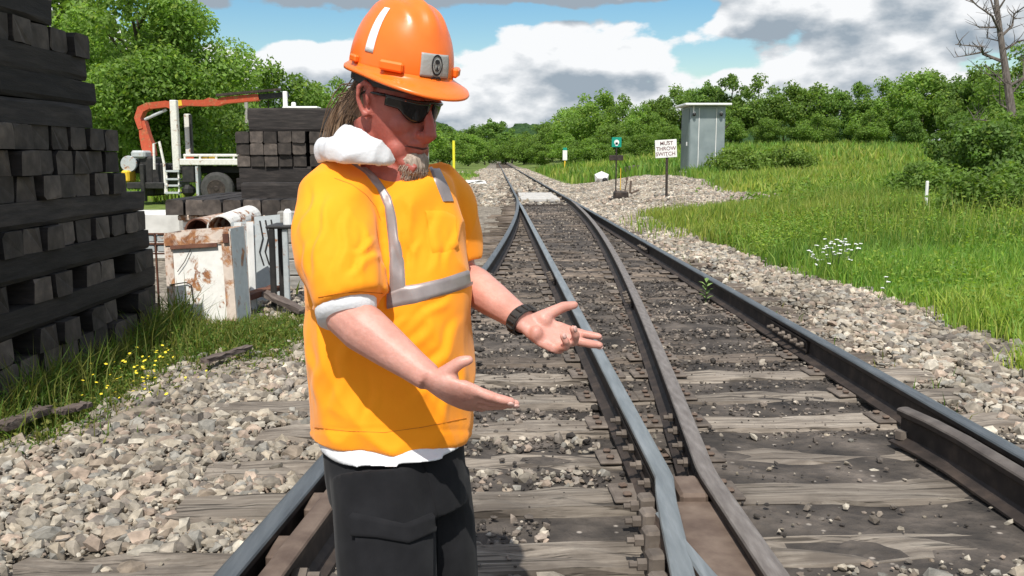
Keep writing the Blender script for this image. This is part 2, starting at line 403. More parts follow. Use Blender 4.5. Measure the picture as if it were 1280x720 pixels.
# ------------------------------------------------------------------ crossties
def tie_mesh(name, length, w_, h_, seed, mats, worn=.012, n=16, endmat=False, gap=0.0):
    rnd = random.Random(seed); rings = []
    prof = [(-.5, -.5), (.5, -.5), (.5, .32), (.44, .5), (.15, .5), (-.15, .5), (-.44, .5), (-.5, .32)]
    for i in range(n+1):
        x = -length/2+length*i/n
        e = 1.0 if 0 < i < n else .97
        ring = []
        for k, (a, b) in enumerate(prof):
            top = b > .3
            jy = rnd.uniform(-1, 1)*worn*(1.2 if top else .4); jz = (-abs(rnd.gauss(0, 1))*worn*.8 if top else rnd.uniform(-1, 1)*worn*.3)
            ring.append(Vector((x+rnd.uniform(-1, 1)*worn*(1.5 if i in (0, n) else 1), a*w_*e+jy, b*h_*e+jz)))
        rings.append(ring)
    mb = MB(); mb.loft(rings)
    mi = [0]*len(mb.f)
    if endmat: mi[-1] = 1; mi[-2] = 1
    return mesh_np(name, mb.v, mb.f, mats, mi, False)
rng = random.Random(7)
TIE_W, TIE_H = .235, .17
plate_me = MB().box((0, 0, 0), (.34, .19, .016), bev=.006)
plate_me = mesh_np('tie_plate', plate_me.v, plate_me.f, MT['plate'])
spk = MB().box((0, 0, .010), (.036, .030, .014), bev=.006).box((0, 0, -.02), (.016, .016, .05)); spike_me = mesh_np('spike', spk.v, spk.f, MT['rust_brown'])
ORD = ['first', 'second', 'third', 'fourth', 'fifth', 'sixth', 'seventh', 'eighth', 'ninth', 'tenth', 'eleventh', 'twelfth', 'thirteenth', 'fourteenth', 'fifteenth', 'sixteenth', 'seventeenth', 'eighteenth', 'nineteenth', 'twentieth']
def ordw(k):
    if k < 20: return ORD[k]
    t_, u_ = divmod(k+1, 10); return ['', '', 'twent', 'thirt', 'fort', 'fift', 'sixt'][t_]+('ieth' if u_ == 0 else 'y-'+ORD[u_-1])
tie_lib = {}
TIES = []
def rails_at(y):
    r = [(XR, 0)]
    r.append((float(xL(y)), 1))
    if 3.0 < y < 26: r += [(XA0, 2), (float(xL(y))+GAUGE, 3)]
    return r
k = 0; y = 1.46
while y < 27.3:
    near = y < 27.5
    xl = (float(xL(y))-rng.uniform(.55, .98)) if near and y < 6 else (float(xL(y))-rng.uniform(.42, .6))
    xr = XR+rng.uniform(.45, .75) if near else XR+.53
    L_ = xr-xl; cx = (xl+xr)/2
    key = (round(L_*2)/2, k % 3 if y < 16 else 0, y < 16)
    if key not in tie_lib:
        tie_lib[key] = tie_mesh('crosstie', key[0], TIE_W, TIE_H, 40+len(tie_lib), [MT['tie_dark'] if y > 4.4 else MT['tie_grey']], .014, 26 if y < 16 else 6)
    rz = (.052+rng.uniform(-.014, .014))*max(0.0, 1-y/26.0)
    zt = rng.uniform(-.010, .010)
    top = .0+zt
    t = link('crosstie', tie_lib[key]); t.location = (cx, y, top-TIE_H/2); t.rotation_euler = (rng.uniform(-.02, .02), 0, rz)
    tag(t, f'{"weathered grey" if k < 7 else "dark worn"} crosstie bedded under the switch rails, {ordw(k)} row from the picture\'s lower edge', 'railroad tie', 'crossties bedded in the turnout')
    TIES.append((cx, y, L_, rz))
    if y < 15:
        for (rx, kind) in rails_at(y):
            lx = (rx-cx)/math.cos(rz); yy = y+lx*math.sin(rz)
            rx2 = {0: XR, 1: float(xL(yy)), 2: XA0, 3: float(xL(yy))+GAUGE}[kind]; lx = (rx2-cx)
            p = link('tie_plate', plate_me, t); p.location = (lx, 0, TIE_H/2+.006)
            if y < 9:
                for sx, sy in ((-.115, .04), (.115, -.04), (-.115, -.055), (.115, .055)):
                    s = link('spike', spike_me, p); s.location = (sx+rng.uniform(-.006, .006), sy, .010); s.rotation_euler = (0, 0, rng.uniform(-.3, .3))
    k += 1; y += .51*(1+rng.uniform(-.05, .05)) if y < 25 else .56
# ties beyond that, too small to tell apart
mb = MB()
for yy in np.arange(y, 235, .56): mb.box((1.39+rng.uniform(-.05, .05), yy, -.05+rng.uniform(-.01, .01)), (2.6, .23, .12))
o = mb.build('far_crossties', [MT['tie_dark']]); tag(o, kind='stuff')
# pale plank panel laid between the rails at the switch points
t = thing('crossing_panel', 'pale worn plank panel laid between the rails near the switch points', 'crossing panel', (1.40, 30.6, 0))
for i in range(6):
    MB().box((1.40+rng.uniform(-.02, .02), 28.3+i*.86, .05+rng.uniform(-.008, .008)), (1.22, .80, .1), bev=.015).build('plank', [MT['pale'] if 'pale' in MT else MT.setdefault('pale', simple('bleached_plank', [(0, (.30, .28, .25)), (.5, (.45, .43, .40)), (1, (.60, .58, .54))], 6, .9, stretch=(1, 6, 6)))], t)

# ------------------------------------------------------------------ rails
RZ0 = .012
PROF = [(.070, 0), (.070, .010), (.030, .020), (.0095, .036), (.0085, .118), (.020, .131), (.035, .137), (.0365, .158), (.033, .1655), (.024, .1695), (.010, .1715)]
PROF = PROF + [(-a, b) for a, b in PROF[::-1]]
def rail_mesh(pts, sections=None, headmat=1):
    """pts: list of (x,y) centre line; faces of the head's top take material 1"""
    mb = MB(); n = len(PROF); rings = []
    for i, p in enumerate(pts):
        a = Vector(pts[max(i-1, 0)]); b = Vector(pts[min(i+1, len(pts)-1)]); d = (b-a).normalized(); nx_ = Vector((d.y, -d.x))
        s = sections[i] if sections else (1.0, 1.0, 1.0, 1.0)     # left head, right head scale, z scale
        ring = []
        for (a_, z_) in PROF:
            q = a_*(s[1] if a_ > 0 else s[0]); ring.append(Vector((p[0]+nx_.x*q, p[1]+nx_.y*q, RZ0+z_*s[2])))
        rings.append(ring)
    mb.loft(rings)
    mi = []
    for i in range(len(rings)-1):
        for j in range(n): mi.append(1 if 7 <= j <= 13 else 0)
    mi += [0, 0]; mb.m = mi; return mb
def ys_list(a, b, near=.25):
    out = []; v = a
    while v < b: out.append(v); v += near if v < 30 else 4.0
    out.append(b); return out
bolt_mb = MB().tube([(0, 0, 0), (.03, 0, 0)], .021, 6).tube([(.03, 0, 0), (.055, 0, 0)], .012, 8)
bolt_me = mesh_np('bolt', bolt_mb.v, bolt_mb.f, MT['plate'])
def joint_bar(rail, x_fn, y0, y1, side, nb=6, mat='rust_dark', dz=.0):
    yy = np.linspace(y0, y1, max(2, int((y1-y0)/.2)+2)); rings = []
    for v in yy:
        x = x_fn(v)+side*.0; q = []
        for (a, z) in ((.0115, .045), (.034, .040), (.036, .052), (.024, .062), (.024, .105), (.034, .114), (.033, .122), (.0115, .119)): q.append(Vector((x+side*a, v, RZ0+z)))
        rings.append(q if side > 0 else q[::-1])
    jb = MB().loft(rings).build('joint_bar', [MT[mat]], rail)
    for i in range(nb):
        v = y0+(y1-y0)*(i+.5)/nb
        b = link('bolt', bolt_me, jb); b.location = (x_fn(v)+side*.024, v, RZ0+.083); b.rotation_euler = (rng.random(), 0, 0 if side > 0 else math.pi)
    return jb
def rail(label, pts, top, cat='rail', sections=None, name='rail', group='rails of the turnout'):
    o = rail_mesh(pts, sections).build(name, [MT['rust_dark'], MT[top]], origin=(0, 0, 0)); o.data.polygons.foreach_set('use_smooth', [False]*len(o.data.polygons))
    return tag(o, label, cat, group)
fA = lambda v: XA0
fR = lambda v: XR
fL = lambda v: float(xL(v))
fB = lambda v: float(xL(v))+GAUGE
# straight outer right rail
r = rail('long straight outer rail on the right beside the ballast shoulder', [(XR, v) for v in ys_list(.3, 235, .5)], 'rail_dark')
joint_bar(r, fR, 5.95, 6.75, -1, 6); joint_bar(r, fR, 12.4, 13.1, -1, 4); joint_bar(r, fR, 5.95, 6.75, 1, 6)
# curved outer left rail
r = rail('curved outer rail on the left passing behind the worker\'s legs', [(fL(v), v) for v in ys_list(.3, 235, .25)], 'rail_dark')
joint_bar(r, fL, 9.2, 9.9, 1, 4)
# inner closure rail A, bending away as the frog's wing
ptsA = []
for v in ys_list(.6, 26.3, .12):
    x = XA0
    if v < 3.25: x -= (3.25-v)*.105+.012*min(1, (3.25-v)/.2)
    ptsA.append((x, v))
secA = [(1, 1, 1)]*len(ptsA)
n_ = len(ptsA); secA = [(1.0, max(.12, min(1, (26.3-p[1])/4)), .97 if p[1] > 24 else 1) for p in ptsA]
rA = rail('shiny inner rail left of the frog, bending aside as a wing rail', ptsA, 'rail_shine', sections=secA)
joint_bar(rA, fA, 3.28, 4.35, -1, 5); joint_bar(rA, fA, 9.3, 10.0, -1, 4); joint_bar(rA, fA, 3.35, 4.3, 1, 0)
# inner closure rail B
ptsB = []
for v in ys_list(.6, 26.3, .12):
    x = fB(v) if v > 3.3 else fB(3.3)+.004*(3.3-v)
    ptsB.append((x, v))
secB = [(max(.12, min(1, (26.3-p[1])/4)), 1.0, .97 if p[1] > 24 else 1) for p in ptsB]
rB = rail('dull brown inner rail curving right of the frog as a wing rail', ptsB, 'rail_dull', sections=secB)
joint_bar(rB, fB, 3.30, 4.4, -1, 5); joint_bar(rB, fB, 7.8, 8.5, -1, 4)
# fillers and heel blocks bolted outside the left wing rail
for i, v in enumerate((2.52, 2.68, 2.86, 3.02, 3.16)):
    x = XA0-(3.25-v)*.105-.012
    b = MB().box((x-.060, v, RZ0+.075), (.060, .075, .095), Matrix.Rotation(.1, 3, 'Z'), bev=.010).build('wing_brace', [MT['plate']], rA)
    q = link('bolt', bolt_me, b); q.location = (x-.09, v, RZ0+.08); q.rotation_euler = (0, 0, math.pi)
# the frog: point, filler floor, toe block
fr = thing('frog', 'pointed steel frog between the two converging wing rails', 'rail frog', (XA0+.05, 2.7, 0))
def xd(v): return fB(v)         # centre line of the curved route's right rail
rings = []
for v in np.linspace(.55, 2.92, 14):
    xl_ = XA0-.034 if v < 2.35 else None
    c0 = (fB(v)-.035); c1 = XA0+.035
    if v > 2.3:
        f_ = (2.92-v)/.62; cmid = .628-(v-2.3)*.125; hw = .007+.024*f_
        c0, c1 = cmid-hw, cmid+hw
    else:
        cmid = .628+.02*(2.3-v); hw = .031+.03*(2.3-v); c0, c1 = cmid-hw, cmid+hw
    zt = RZ0+.168-(.012 if v > 2.75 else 0)
    rings.append([Vector((c0-.02, v, RZ0+.03)), Vector((c1+.02, v, RZ0+.03)), Vector((c1, v, zt-.03)), Vector((c1, v, zt-.006)), Vector((c1-.006, v, zt)), Vector((c0+.006, v, zt)), Vector((c0, v, zt-.006)), Vector((c0, v, zt-.03))])
mb = MB(); mb.loft(rings); mb.m = [(1 if (i % 8) in (3, 4, 5) else 0) for i in range(len(mb.f)-2)]+[0, 0]
mb.build('frog_point', [MT['rust_brown'], MT['rail_shine']], fr)
rings = []
for v in np.linspace(.6, 3.12, 12):
    xa = (XA0-(3.25-v)*.105-.012)+.012; xb = fB(3.3)+.004*(3.3-v)-.012
    rings.append([Vector((xa, v, RZ0+.02)), Vector((xb, v, RZ0+.02)), Vector((xb, v, RZ0+.112)), Vector((xa, v, RZ0+.112))])
MB().loft(rings).build('flangeway_floor', [MT['rust_brown']], fr)
MB().box((XA0+.088, 3.22, RZ0+.09), (.105, .20, .10), bev=.012).build('toe_block', [MT['rust_brown']], fr)
# base plates spanning the frog
for v in (1.98, 2.50, 3.02):
    pass
# guard rails
MT['guard_top'] = simple('dusty_guard_steel', [(0, (.055, .045, .04)), (.5, (.10, .084, .074)), (1, (.15, .13, .115))], 10, .8, .1, .3, .003)
pts = [(XR-.128-(.055 if i == 0 else .02 if i == 1 else 0), v) for i, v in enumerate([4.15, 3.95, 3.7, 3.2, 2.6, 2.0, 1.4, .8])][::-1]
g = rail('short brown guard rail inside the right outer rail', pts, 'guard_top', 'guard rail', name='guard_rail', group='guard rails')
for v in (3.85, 3.0, 2.2): MB().box((XR-.066, v, RZ0+.075), (.05, .12, .08), bev=.008).build('spacer_block', [MT['rust_dark']], g)
MB().tube([(XR-.20, 4.12, .035), (XR-.20, 4.12, .075)], .03, 6).build('bolt', [MT['plate']], g)
pts = [(fL(v)+.130+(.06 if i == 0 else .022 if i == 1 else 0), v) for i, v in enumerate([3.75, 3.55, 3.3, 2.9, 2.4, 1.9, 1.4, .9])][::-1]
g = rail('short reddish brown guard rail inside the left rail by the worker', pts, 'rust_brown', 'guard rail', name='guard_rail', group='guard rails')
for v in (3.1, 2.72, 2.3): MB().box((fL(v)+.068, v, RZ0+.115), (.058, .16, .04), bev=.006).build('spacer_block', [MT['rust_brown']], g)
for v in (2.60, 2.42, 2.22, 2.02):
    b = link('bolt', bolt_me, g); b.location = (fL(v)+.145, v, RZ0+.085); b.scale = (1.5, 1.5, 1.5)
# switch rods and heads near the points
t = thing('switch_rod', 'thin dark steel throw rod running from the points to the stand', 'switch rod', (2.6, 26.4, 0))
MB().box((2.3, 26.3, .02), (2.6, .05, .025)).build('rod', [MT['rust_dark']], t); MB().box((1.4, 25.6, .02), (1.5, .05, .025)).build('tie_rod', [MT['rust_dark']], t)

# ------------------------------------------------------------------ stones
def ico():
    p = (1+5**.5)/2
    V = np.array([(-1, p, 0), (1, p, 0), (-1, -p, 0), (1, -p, 0), (0, -1, p), (0, 1, p), (0, -1, -p), (0, 1, -p), (p, 0, -1), (p, 0, 1), (-p, 0, -1), (-p, 0, 1)], float)
    V /= np.linalg.norm(V[0])
    F = np.array([(0, 11, 5), (0, 5, 1), (0, 1, 7), (0, 7, 10), (0, 10, 11), (1, 5, 9), (5, 11, 4), (11, 10, 2), (10, 7, 6), (7, 1, 8), (3, 9, 4), (3, 4, 2), (3, 2, 6), (3, 6, 8), (3, 8, 9), (4, 9, 5), (2, 4, 11), (6, 2, 10), (8, 6, 7), (9, 8, 1)])
    return V, F
IV, IF = ico()
def rand_rot(r, n):
    q = r.randn(n, 4); q /= np.linalg.norm(q, axis=1)[:, None]; a, b, c, d = q.T
    return np.stack([np.stack([1-2*(c*c+d*d), 2*(b*c-a*d), 2*(b*d+a*c)], -1), np.stack([2*(b*c+a*d), 1-2*(b*b+d*d), 2*(c*d-a*b)], -1), np.stack([2*(b*d-a*c), 2*(c*d+a*b), 1-2*(b*b+c*c)], -1)], 1)
def stones(name, pts, size, seed, palette, flat=.62, kind='stuff'):
    r = np.random.RandomState(seed); n = len(pts)
    if n == 0: return
    V = IV[None]*(1+r.uniform(-.34, .34, (n, 12, 1)))
    V = V*(size[:, None, None]*np.stack([r.uniform(.8, 1.35, n), r.uniform(.7, 1.0, n), r.uniform(flat-.15, flat+.2, n)], -1)[:, None, :])
    Rm = rand_rot(r, n); tilt = r.rand(n) < .75
    ang = r.rand(n)*6.28; ca, sa = np.cos(ang), np.sin(ang); Rz = np.zeros((n, 3, 3)); Rz[:, 0, 0] = ca; Rz[:, 0, 1] = -sa; Rz[:, 1, 0] = sa; Rz[:, 1, 1] = ca; Rz[:, 2, 2] = 1
    tx = r.uniform(-.5, .5, n); c2, s2 = np.cos(tx), np.sin(tx); Rx = np.zeros((n, 3, 3)); Rx[:, 0, 0] = 1; Rx[:, 1, 1] = c2; Rx[:, 1, 2] = -s2; Rx[:, 2, 1] = s2; Rx[:, 2, 2] = c2
    M = np.where(tilt[:, None, None], Rz@Rx, Rm)
    V = np.einsum('nij,nkj->nki', M, V)+pts[:, None, :]
    F = (IF[None]+(np.arange(n)*12)[:, None, None]).reshape(-1, 3)
    pal = np.array(palette); c = pal[r.randint(0, len(pal), n)]*r.uniform(.62, 1.22, (n, 1))*(1.06+.20*sn(pts[:, 0]*2.6, pts[:, 1]*2.2, 77)+.10*sn(pts[:, 0]*7, pts[:, 1]*7, 78))[:, None]
    o = link(name, mesh_np(name, V.reshape(-1, 3), F, MT['stone'], attr=np.repeat(c, 12, 0)))
    return tag(o, kind=kind)
PAL = [(.30, .255, .195), (.235, .205, .165), (.345, .30, .235), (.26, .21, .16), (.185, .16, .135), (.32, .25, .195), (.39, .35, .285), (.24, .225, .195), (.28, .245, .195)]
DPAL = [(.075, .064, .055), (.12, .10, .084), (.05, .043, .037), (.16, .135, .11), (.31, .27, .22), (.045, .039, .035), (.095, .08, .068), (.20, .165, .135)]
TA = np.array(TIES)
def on_tie(x, y, m=0.0):
    hit = np.zeros(len(x), bool)
    for (cx, cy, L_, rz) in TIES:
        hit |= (np.abs(y-cy-(x-cx)*rz) < TIE_W/2+m) & (np.abs(x-cx) < L_/2+m)
    return hit
def near_rail(x, y, m=.05):
    return (np.abs(x-XR) < .075+m) | (np.abs(x-xL(y)) < .075+m) | ((y < 26) & ((np.abs(x-XA0) < .075+m) | (np.abs(x-xL(y)-GAUGE) < .075+m))) | ((y < 3.4) & (x > .2) & (x < .95))
def scatter(x0, x1, y0, y1, per, seed):
    r = np.random.RandomState(seed); n = int((x1-x0)*(y1-y0)*per); return r.uniform(x0, x1, n), r.uniform(y0, y1, n), r
# left shoulder, close: individually shaped stones two deep
x, y, r = scatter(-3.3, -.45, 1.7, 9.5, 900, 1)
g = grass_mask(x, y); keep = (x < xL(y)-.085) & (r.rand(len(x)) > g*1.15) & (r.rand(len(x)) < np.where(y > 6, .62, 1.0)) & (~on_tie(x, y, .018) | (r.rand(len(x)) < .045))
x, y = x[keep], y[keep]; s = np.clip(r.lognormal(math.log(.026), .32, len(x)), .011, .055)
stones('ballast_stones', np.stack([x, y, ground_z(x, y)+r.uniform(-.004, .022, len(x))+s*.25], -1), s, 11, PAL)
x, y, r = scatter(-3.0, -.5, 1.8, 6.2, 1500, 101)
g = grass_mask(x, y); keep = (x < xL(y)-.085) & (r.rand(len(x)) > g*1.15) & (~on_tie(x, y, .0) | (r.rand(len(x)) < .05)); x, y = x[keep], y[keep]; s = r.uniform(.005, .014, len(x))
stones('ballast_chips', np.stack([x, y, ground_z(x, y)+r.uniform(.0, .03, len(x))], -1), s, 102, [tuple(np.array(c)*.9) for c in PAL])
x, y, r = scatter(2.5, 3.9, 3.2, 8.5, 900, 103)
g = grass_mask(x, y); keep = (r.rand(len(x)) > g*1.1) & (~on_tie(x, y) | (r.rand(len(x)) < .3)); x, y = x[keep], y[keep]; s = r.uniform(.005, .014, len(x))
stones('ballast_chips', np.stack([x, y, ground_z(x, y)+r.uniform(.0, .03, len(x))], -1), s, 104, [tuple(np.array(c)*.8) for c in PAL])
x, y, r = scatter(-3.2, -.8, 9.5, 26, 190, 2)
g = grass_mask(x, y); keep = (x < xL(y)-.1) & (r.rand(len(x)) > g*1.1) & (~on_tie(x, y) | (r.rand(len(x)) < .2)); x, y = x[keep], y[keep]
s = r.uniform(.025, .05, len(x)); stones('ballast_stones', np.stack([x, y, ground_z(x, y)+s*.35], -1), s, 12, PAL)
# right shoulder
x, y, r = scatter(2.35, 4.1, 3.0, 12, 800, 3)
g = grass_mask(x, y); keep = (r.rand(len(x)) > g*1.1) & (r.rand(len(x)) < np.clip(smooth(2.55, 3.0, x+.12*sn(x*3, y*3, 11))+.10, 0, 1)) & (~on_tie(x, y) | (r.rand(len(x)) < .25)) & (r.rand(len(x)) < np.where(y > 8, .6, 1))
x, y = x[keep], y[keep]; s = np.clip(r.lognormal(math.log(.027), .33, len(x)), .012, .06)
stones('ballast_stones', np.stack([x, y, ground_z(x, y)+r.uniform(-.004, .025, len(x))+s*.25+.03*np.exp(-((x-3.1)/.35)**2)], -1), s, 13, PAL)
x, y, r = scatter(2.3, 7.5, 12, 45, 150, 4)
g = grass_mask(x, y); keep = (r.rand(len(x)) > g*1.1) & (~on_tie(x, y) | (r.rand(len(x)) < .25)) & (r.rand(len(x)) < np.where(y > 24, .55, 1)); x, y = x[keep], y[keep]
s = r.uniform(.03, .055, len(x))*np.where(y > 24, 1.35, 1); stones('ballast_stones', np.stack([x, y, ground_z(x, y)+s*.35], -1), s, 14, [tuple(np.array(c)*1.08) for c in PAL])
# between the rails: cinders, chips and a few pale stones
x, y, r = scatter(-.9, 2.4, 1.8, 10, 750, 5)
hit = on_tie(x, y, .0); keep = (x > xL(y)+.09) & (x < XR+.25) & ~near_rail(x, y, .0) & (~hit | (r.rand(len(x)) < .10+.16*(y > 4.4))) & ((y > 4.3) | (x < .5) | (r.rand(len(x)) < .3)) & ((y > 5.5) | (x < .75) | (r.rand(len(x)) < .6))
x, y, hit = x[keep], y[keep], hit[keep]; s = np.clip(r.lognormal(math.log(.0088), .48, len(x)), .0035, .030)
s = np.where(hit, s*.7, s)*np.where((x > .75) & (y < 5.5), .75, 1.0)
stones('cinder_chips', np.stack([x, y, np.where(hit, .002, ground_z(x, y)+r.uniform(0, .022, len(x)))+s*.2], -1), s, 15, DPAL)
x, y, r = scatter(-.9, 2.4, 10, 27, 75, 6)
keep = (x > xL(y)+.09) & (x < XR+.2) & ~near_rail(x, y, .0); x, y = x[keep], y[keep]; hit = on_tie(x, y)
s = r.uniform(.008, .024, len(x)); stones('cinder_chips', np.stack([x, y, np.where(hit, .004, ground_z(x, y)+.01)+s*.3], -1), s, 16, DPAL)
# pale stones filling the gaps between the nearest ties
x, y, r = scatter(-.75, 2.2, 1.9, 4.7, 560, 8)
keep = ~on_tie(x, y, .012) & (x > xL(y)+.2) & ~near_rail(x, y, .02) & (r.rand(len(x)) < np.where(y < 2.9, .9, np.where(x < .5, .62, .07))*(.5+.5*(sn(x*3, y*3, 21) > -.1)))
x, y = x[keep], y[keep]; s = np.clip(r.lognormal(math.log(.020), .33, len(x)), .008, .042)*np.where((x > .7) & (y > 2.75), .6, 1.0)
stones('ballast_stones', np.stack([x, y, ground_z(x, y)+r.uniform(-.01, .015, len(x))+s*.2], -1), s, 18, [tuple(np.array(c)*.86) for c in PAL])
# far track bed
x, y, r = scatter(-3.6, 4.4, 26, 110, 26, 9)
keep = (x < 3.6+.0*y) & (r.rand(len(x)) > grass_mask(x, y)) & ~((x > .4) & (x < 2.4) & (r.rand(len(x)) < .5)); x, y = x[keep], y[keep]; s = r.uniform(.04, .08, len(x))*(1+.008*y)
stones('ballast_stones', np.stack([x, y, ground_z(x, y)+s*.25], -1), s, 19, [tuple(np.array(c)*1.08) for c in PAL])

# ------------------------------------------------------------------ grass and weeds
def blades(name, x, y, z, h, wd, seed, mat, pal, lean=.35, kind='stuff', parent=None, mul=1.0):
    r = np.random.RandomState(seed); n = len(x)
    a = r.rand(n)*6.28; ca, sa = np.cos(a), np.sin(a); ln = r.uniform(.1, 1, n)*lean*h; b = r.rand(n)*6.28
    lx, ly = np.cos(b)*ln, np.sin(b)*ln
    base = np.stack([x, y, z], -1); wv = np.stack([ca, sa, np.zeros(n)], -1)*wd[:, None]
    m1 = base+np.stack([lx*.3, ly*.3, h*.55], -1); tip = base+np.stack([lx, ly, h*np.sqrt(np.clip(1-(ln/h)**2*.5, .3, 1))], -1)
    V = np.stack([base-wv*.7, base+wv*.7, m1+wv, m1-wv, tip], 1).reshape(-1, 3)
    o5 = (np.arange(n)*5)[:, None]
    F = np.concatenate([o5+np.array([[0, 1, 2]]), o5+np.array([[0, 2, 3]]), o5+np.array([[3, 2, 4]])], 0)
    pal = np.array(pal); c = pal[r.randint(0, len(pal), n)]*r.uniform(.7, 1.3, (n, 1))*mul
    o = link(name, mesh_np(name, V, F, mat, attr=np.repeat(c, 5, 0)), parent)
    return tag(o, kind=kind) if kind else o
GP = [(1, 1, 1), (1.15, 1.05, .8), (.75, .85, .9), (1.3, 1.15, 1.1), (.9, 1.05, .8), (1.55, 1.2, 1.6)]
def grass_area(name, x0, x1, y0, y1, per, hr, wr, seed, hs=None, pal=GP):
    x, y, r = scatter(x0, x1, y0, y1, per, seed); g = grass_mask(x, y); k = (r.rand(len(x)) < g*1.05) & ~((x > -.7-.0*y) & (x < 2.7)); x, y = x[k], y[k]
    cl = .65+.5*np.clip(sn(x*1.1, y*1.1, 31)+.4, 0, 1.2); h = r.uniform(*hr, len(x))*cl
    v_ = np.clip(sn(x*.55, y*.45, 33)*.9+.35*sn(x*2.1, y*1.7, 34)+.25, 0, 1)[:, None]
    blades(name, x, y, ground_z(x, y)-.01, h, r.uniform(*wr, len(x)), seed, MT['grass'], pal, .55, mul=np.array([.70, .88, .85])*(1-v_)+np.array([1.18, 1.10, 1.20])*v_)
grass_area('field_grass', 3.3, 7.2, 4.5, 11, 2100, (.10, .30), (.003, .0075), 61)
grass_area('field_grass', 3.2, 13, 11, 22, 480, (.16, .38), (.006, .014), 62)
grass_area('field_grass', 3.6, 22, 22, 42, 120, (.22, .5), (.014, .03), 63)
grass_area('field_grass', 4, 62, 42, 92, 24, (.35, .8), (.03, .07), 64)
grass_area('verge_grass', -3.6, -.72, 9, 30, 320, (.06, .24), (.006, .014), 65)
grass_area('verge_grass', -24, -1, 30, 70, 28, (.2, .5), (.02, .05), 66)
# ------------------------------------------------------------------ tall tie stack on the left
rng = random.Random(21)
SX, SH, SWD = -2.70, .15, .218
e_me = [tie_mesh('stack_tie', 2.6, SWD, SH+.002, 300+i, [MT['creosote'], MT['creosote_end']], .005, 8, True) for i in range(4)]
LAY = [('E', 7.05), ('E', 7.05), ('E', 7.0), ('L', 7.04), ('E', 6.98), ('L', 6.95), ('E', 6.9), ('L', 6.86), ('E', 6.44), ('E', 6.42), ('E', 6.40), ('L', 6.05), ('L', 6.10), ('L', 6.02), ('E', 6.02), ('L', 5.64), ('E', 5.62), ('L', 5.60)]
LN = ['lowest', 'second lowest', 'third lowest', 'fourth lowest', 'fifth lowest', 'sixth lowest', 'seventh lowest', 'eighth lowest', 'ninth lowest', 'tenth lowest', 'eleventh lowest', 'twelfth lowest', 'thirteenth lowest', 'fourteenth lowest', 'fifteenth lowest', 'third highest', 'second highest', 'topmost']
zb = -.085
for li, (ty, ye) in enumerate(LAY):
    ye += .13
    z = zb+SH*(li+.5)
    for i in range(11):
        o = link('stack_tie', e_me[(i*3+li) % 4])
        if ty == 'E':
            if li in (4, 2) and i in (2, 5, 8): o.location = (SX-2.6/2-rng.uniform(.12, .3), ye-SWD/2-i*.236, z)
            else: o.location = (SX-2.6/2+rng.uniform(-.035, .03), ye-SWD/2-i*.236+rng.uniform(-.003, .003), z)
            o.rotation_euler = (rng.choice([0, math.pi]), 0, 0)
            tag(o, f'black tie end, {ORD[i]} from far end in {LN[li]} layer of tall stack', 'railroad tie', 'ties in the tall stack')
        else:
            o.location = (SX-SWD/2-i*.236+rng.uniform(-.004, .004)-.012, ye-1.3+rng.uniform(-.05, .02), z); o.rotation_euler = (rng.choice([0, math.pi]), 0, math.pi/2)
            tag(o, f'black lengthwise tie, {ORD[i]} from track side in {LN[li]} layer of tall stack', 'railroad tie', 'ties in the tall stack')
# second stack, in the yard behind the worker
b0 = P(298, 248, 15.6); bx, by = b0.x, b0.y
h2 = .2
f_me = [tie_mesh('yard_tie', 2.7, .232, h2+.003, 330+i, [MT['creosote'], MT['creosote_end']], .005, 8, True) for i in range(3)]
L2 = ['L']*6+['E']*3+['L']*2
zb2 = float(ground_z(bx+1, by+1))
nm2 = ['bottom', 'second', 'third', 'fourth', 'fifth', 'sixth', 'seventh', 'eighth', 'ninth', 'tenth', 'top']
for li, ty in enumerate(L2):
    z = zb2+.12+h2*(li+.5)
    for i in range(11 if li < 9 else 8):
        o = link('yard_tie', f_me[(i+li) % 3])
        if ty == 'E':
            o.location = (bx+.12+i*.243+(.05 if i > 4 else 0), by+1.30+rng.uniform(-.05, .05), z); o.rotation_euler = (rng.choice([0, math.pi]), 0, math.pi/2)
            tag(o, f'dark tie end, {ORD[i]} from left in {nm2[li]} layer of yard stack', 'railroad tie', 'ties in the yard stack')
        else:
            o.location = (bx+1.36+(.22 if li > 8 else 0)+rng.uniform(-.04, .04), by+.13+i*.243, z); o.rotation_euler = (rng.choice([0, math.pi]), 0, 0)
            tag(o, f'dark broadside tie, {ORD[i]} from front in {nm2[li]} layer of yard stack', 'railroad tie', 'ties in the yard stack')

# ------------------------------------------------------------------ junk by the yard: bins, pipes, table, wall
def rusty(name, base, lo=.47, hi=.60, rough=.6, edge=True):
    t = NT(name); co = t.coords('Object', rand=True); n1 = t.noise(co, 5.5, 9, .74, .5); n2 = t.noise(co, 14, 5, .6)
    f = t.math('ADD', n1, t.math('MULTIPLY', t.math('SUBTRACT', n2, .5), .25))
    if edge:
        g = t.n('ShaderNodeNewGeometry'); sp = t.n('ShaderNodeSeparateXYZ'); t.l(t.n('ShaderNodeTexCoord').outputs['Object'], sp.inputs[0])
        low = t.n('ShaderNodeMapRange'); t.l(sp.outputs[2], low.inputs[0]); low.inputs[1].default_value = .16; low.inputs[2].default_value = -.02; low.inputs[3].default_value = 0; low.inputs[4].default_value = .16
        f = t.math('ADD', f, low.outputs[0])
    r = t.ramp(n2, [(.3, (.09, .032, .014)), (.5, (.24, .095, .035)), (.7, (.42, .22, .10))])
    c = t.mix(t.ramp(f, [(lo, 0.0), (hi, 1.0)]), t.mix(t.ramp(n2, [(.3, 0.0), (.7, 1.0)]), tuple(v*.8 for v in base), base), r)
    t.princ(c, rough, 0, f, .25, .006, .35); return t.m
MT['bin_white'] = rusty('chipped_white_enamel', (.76, .74, .69), .555, .62)
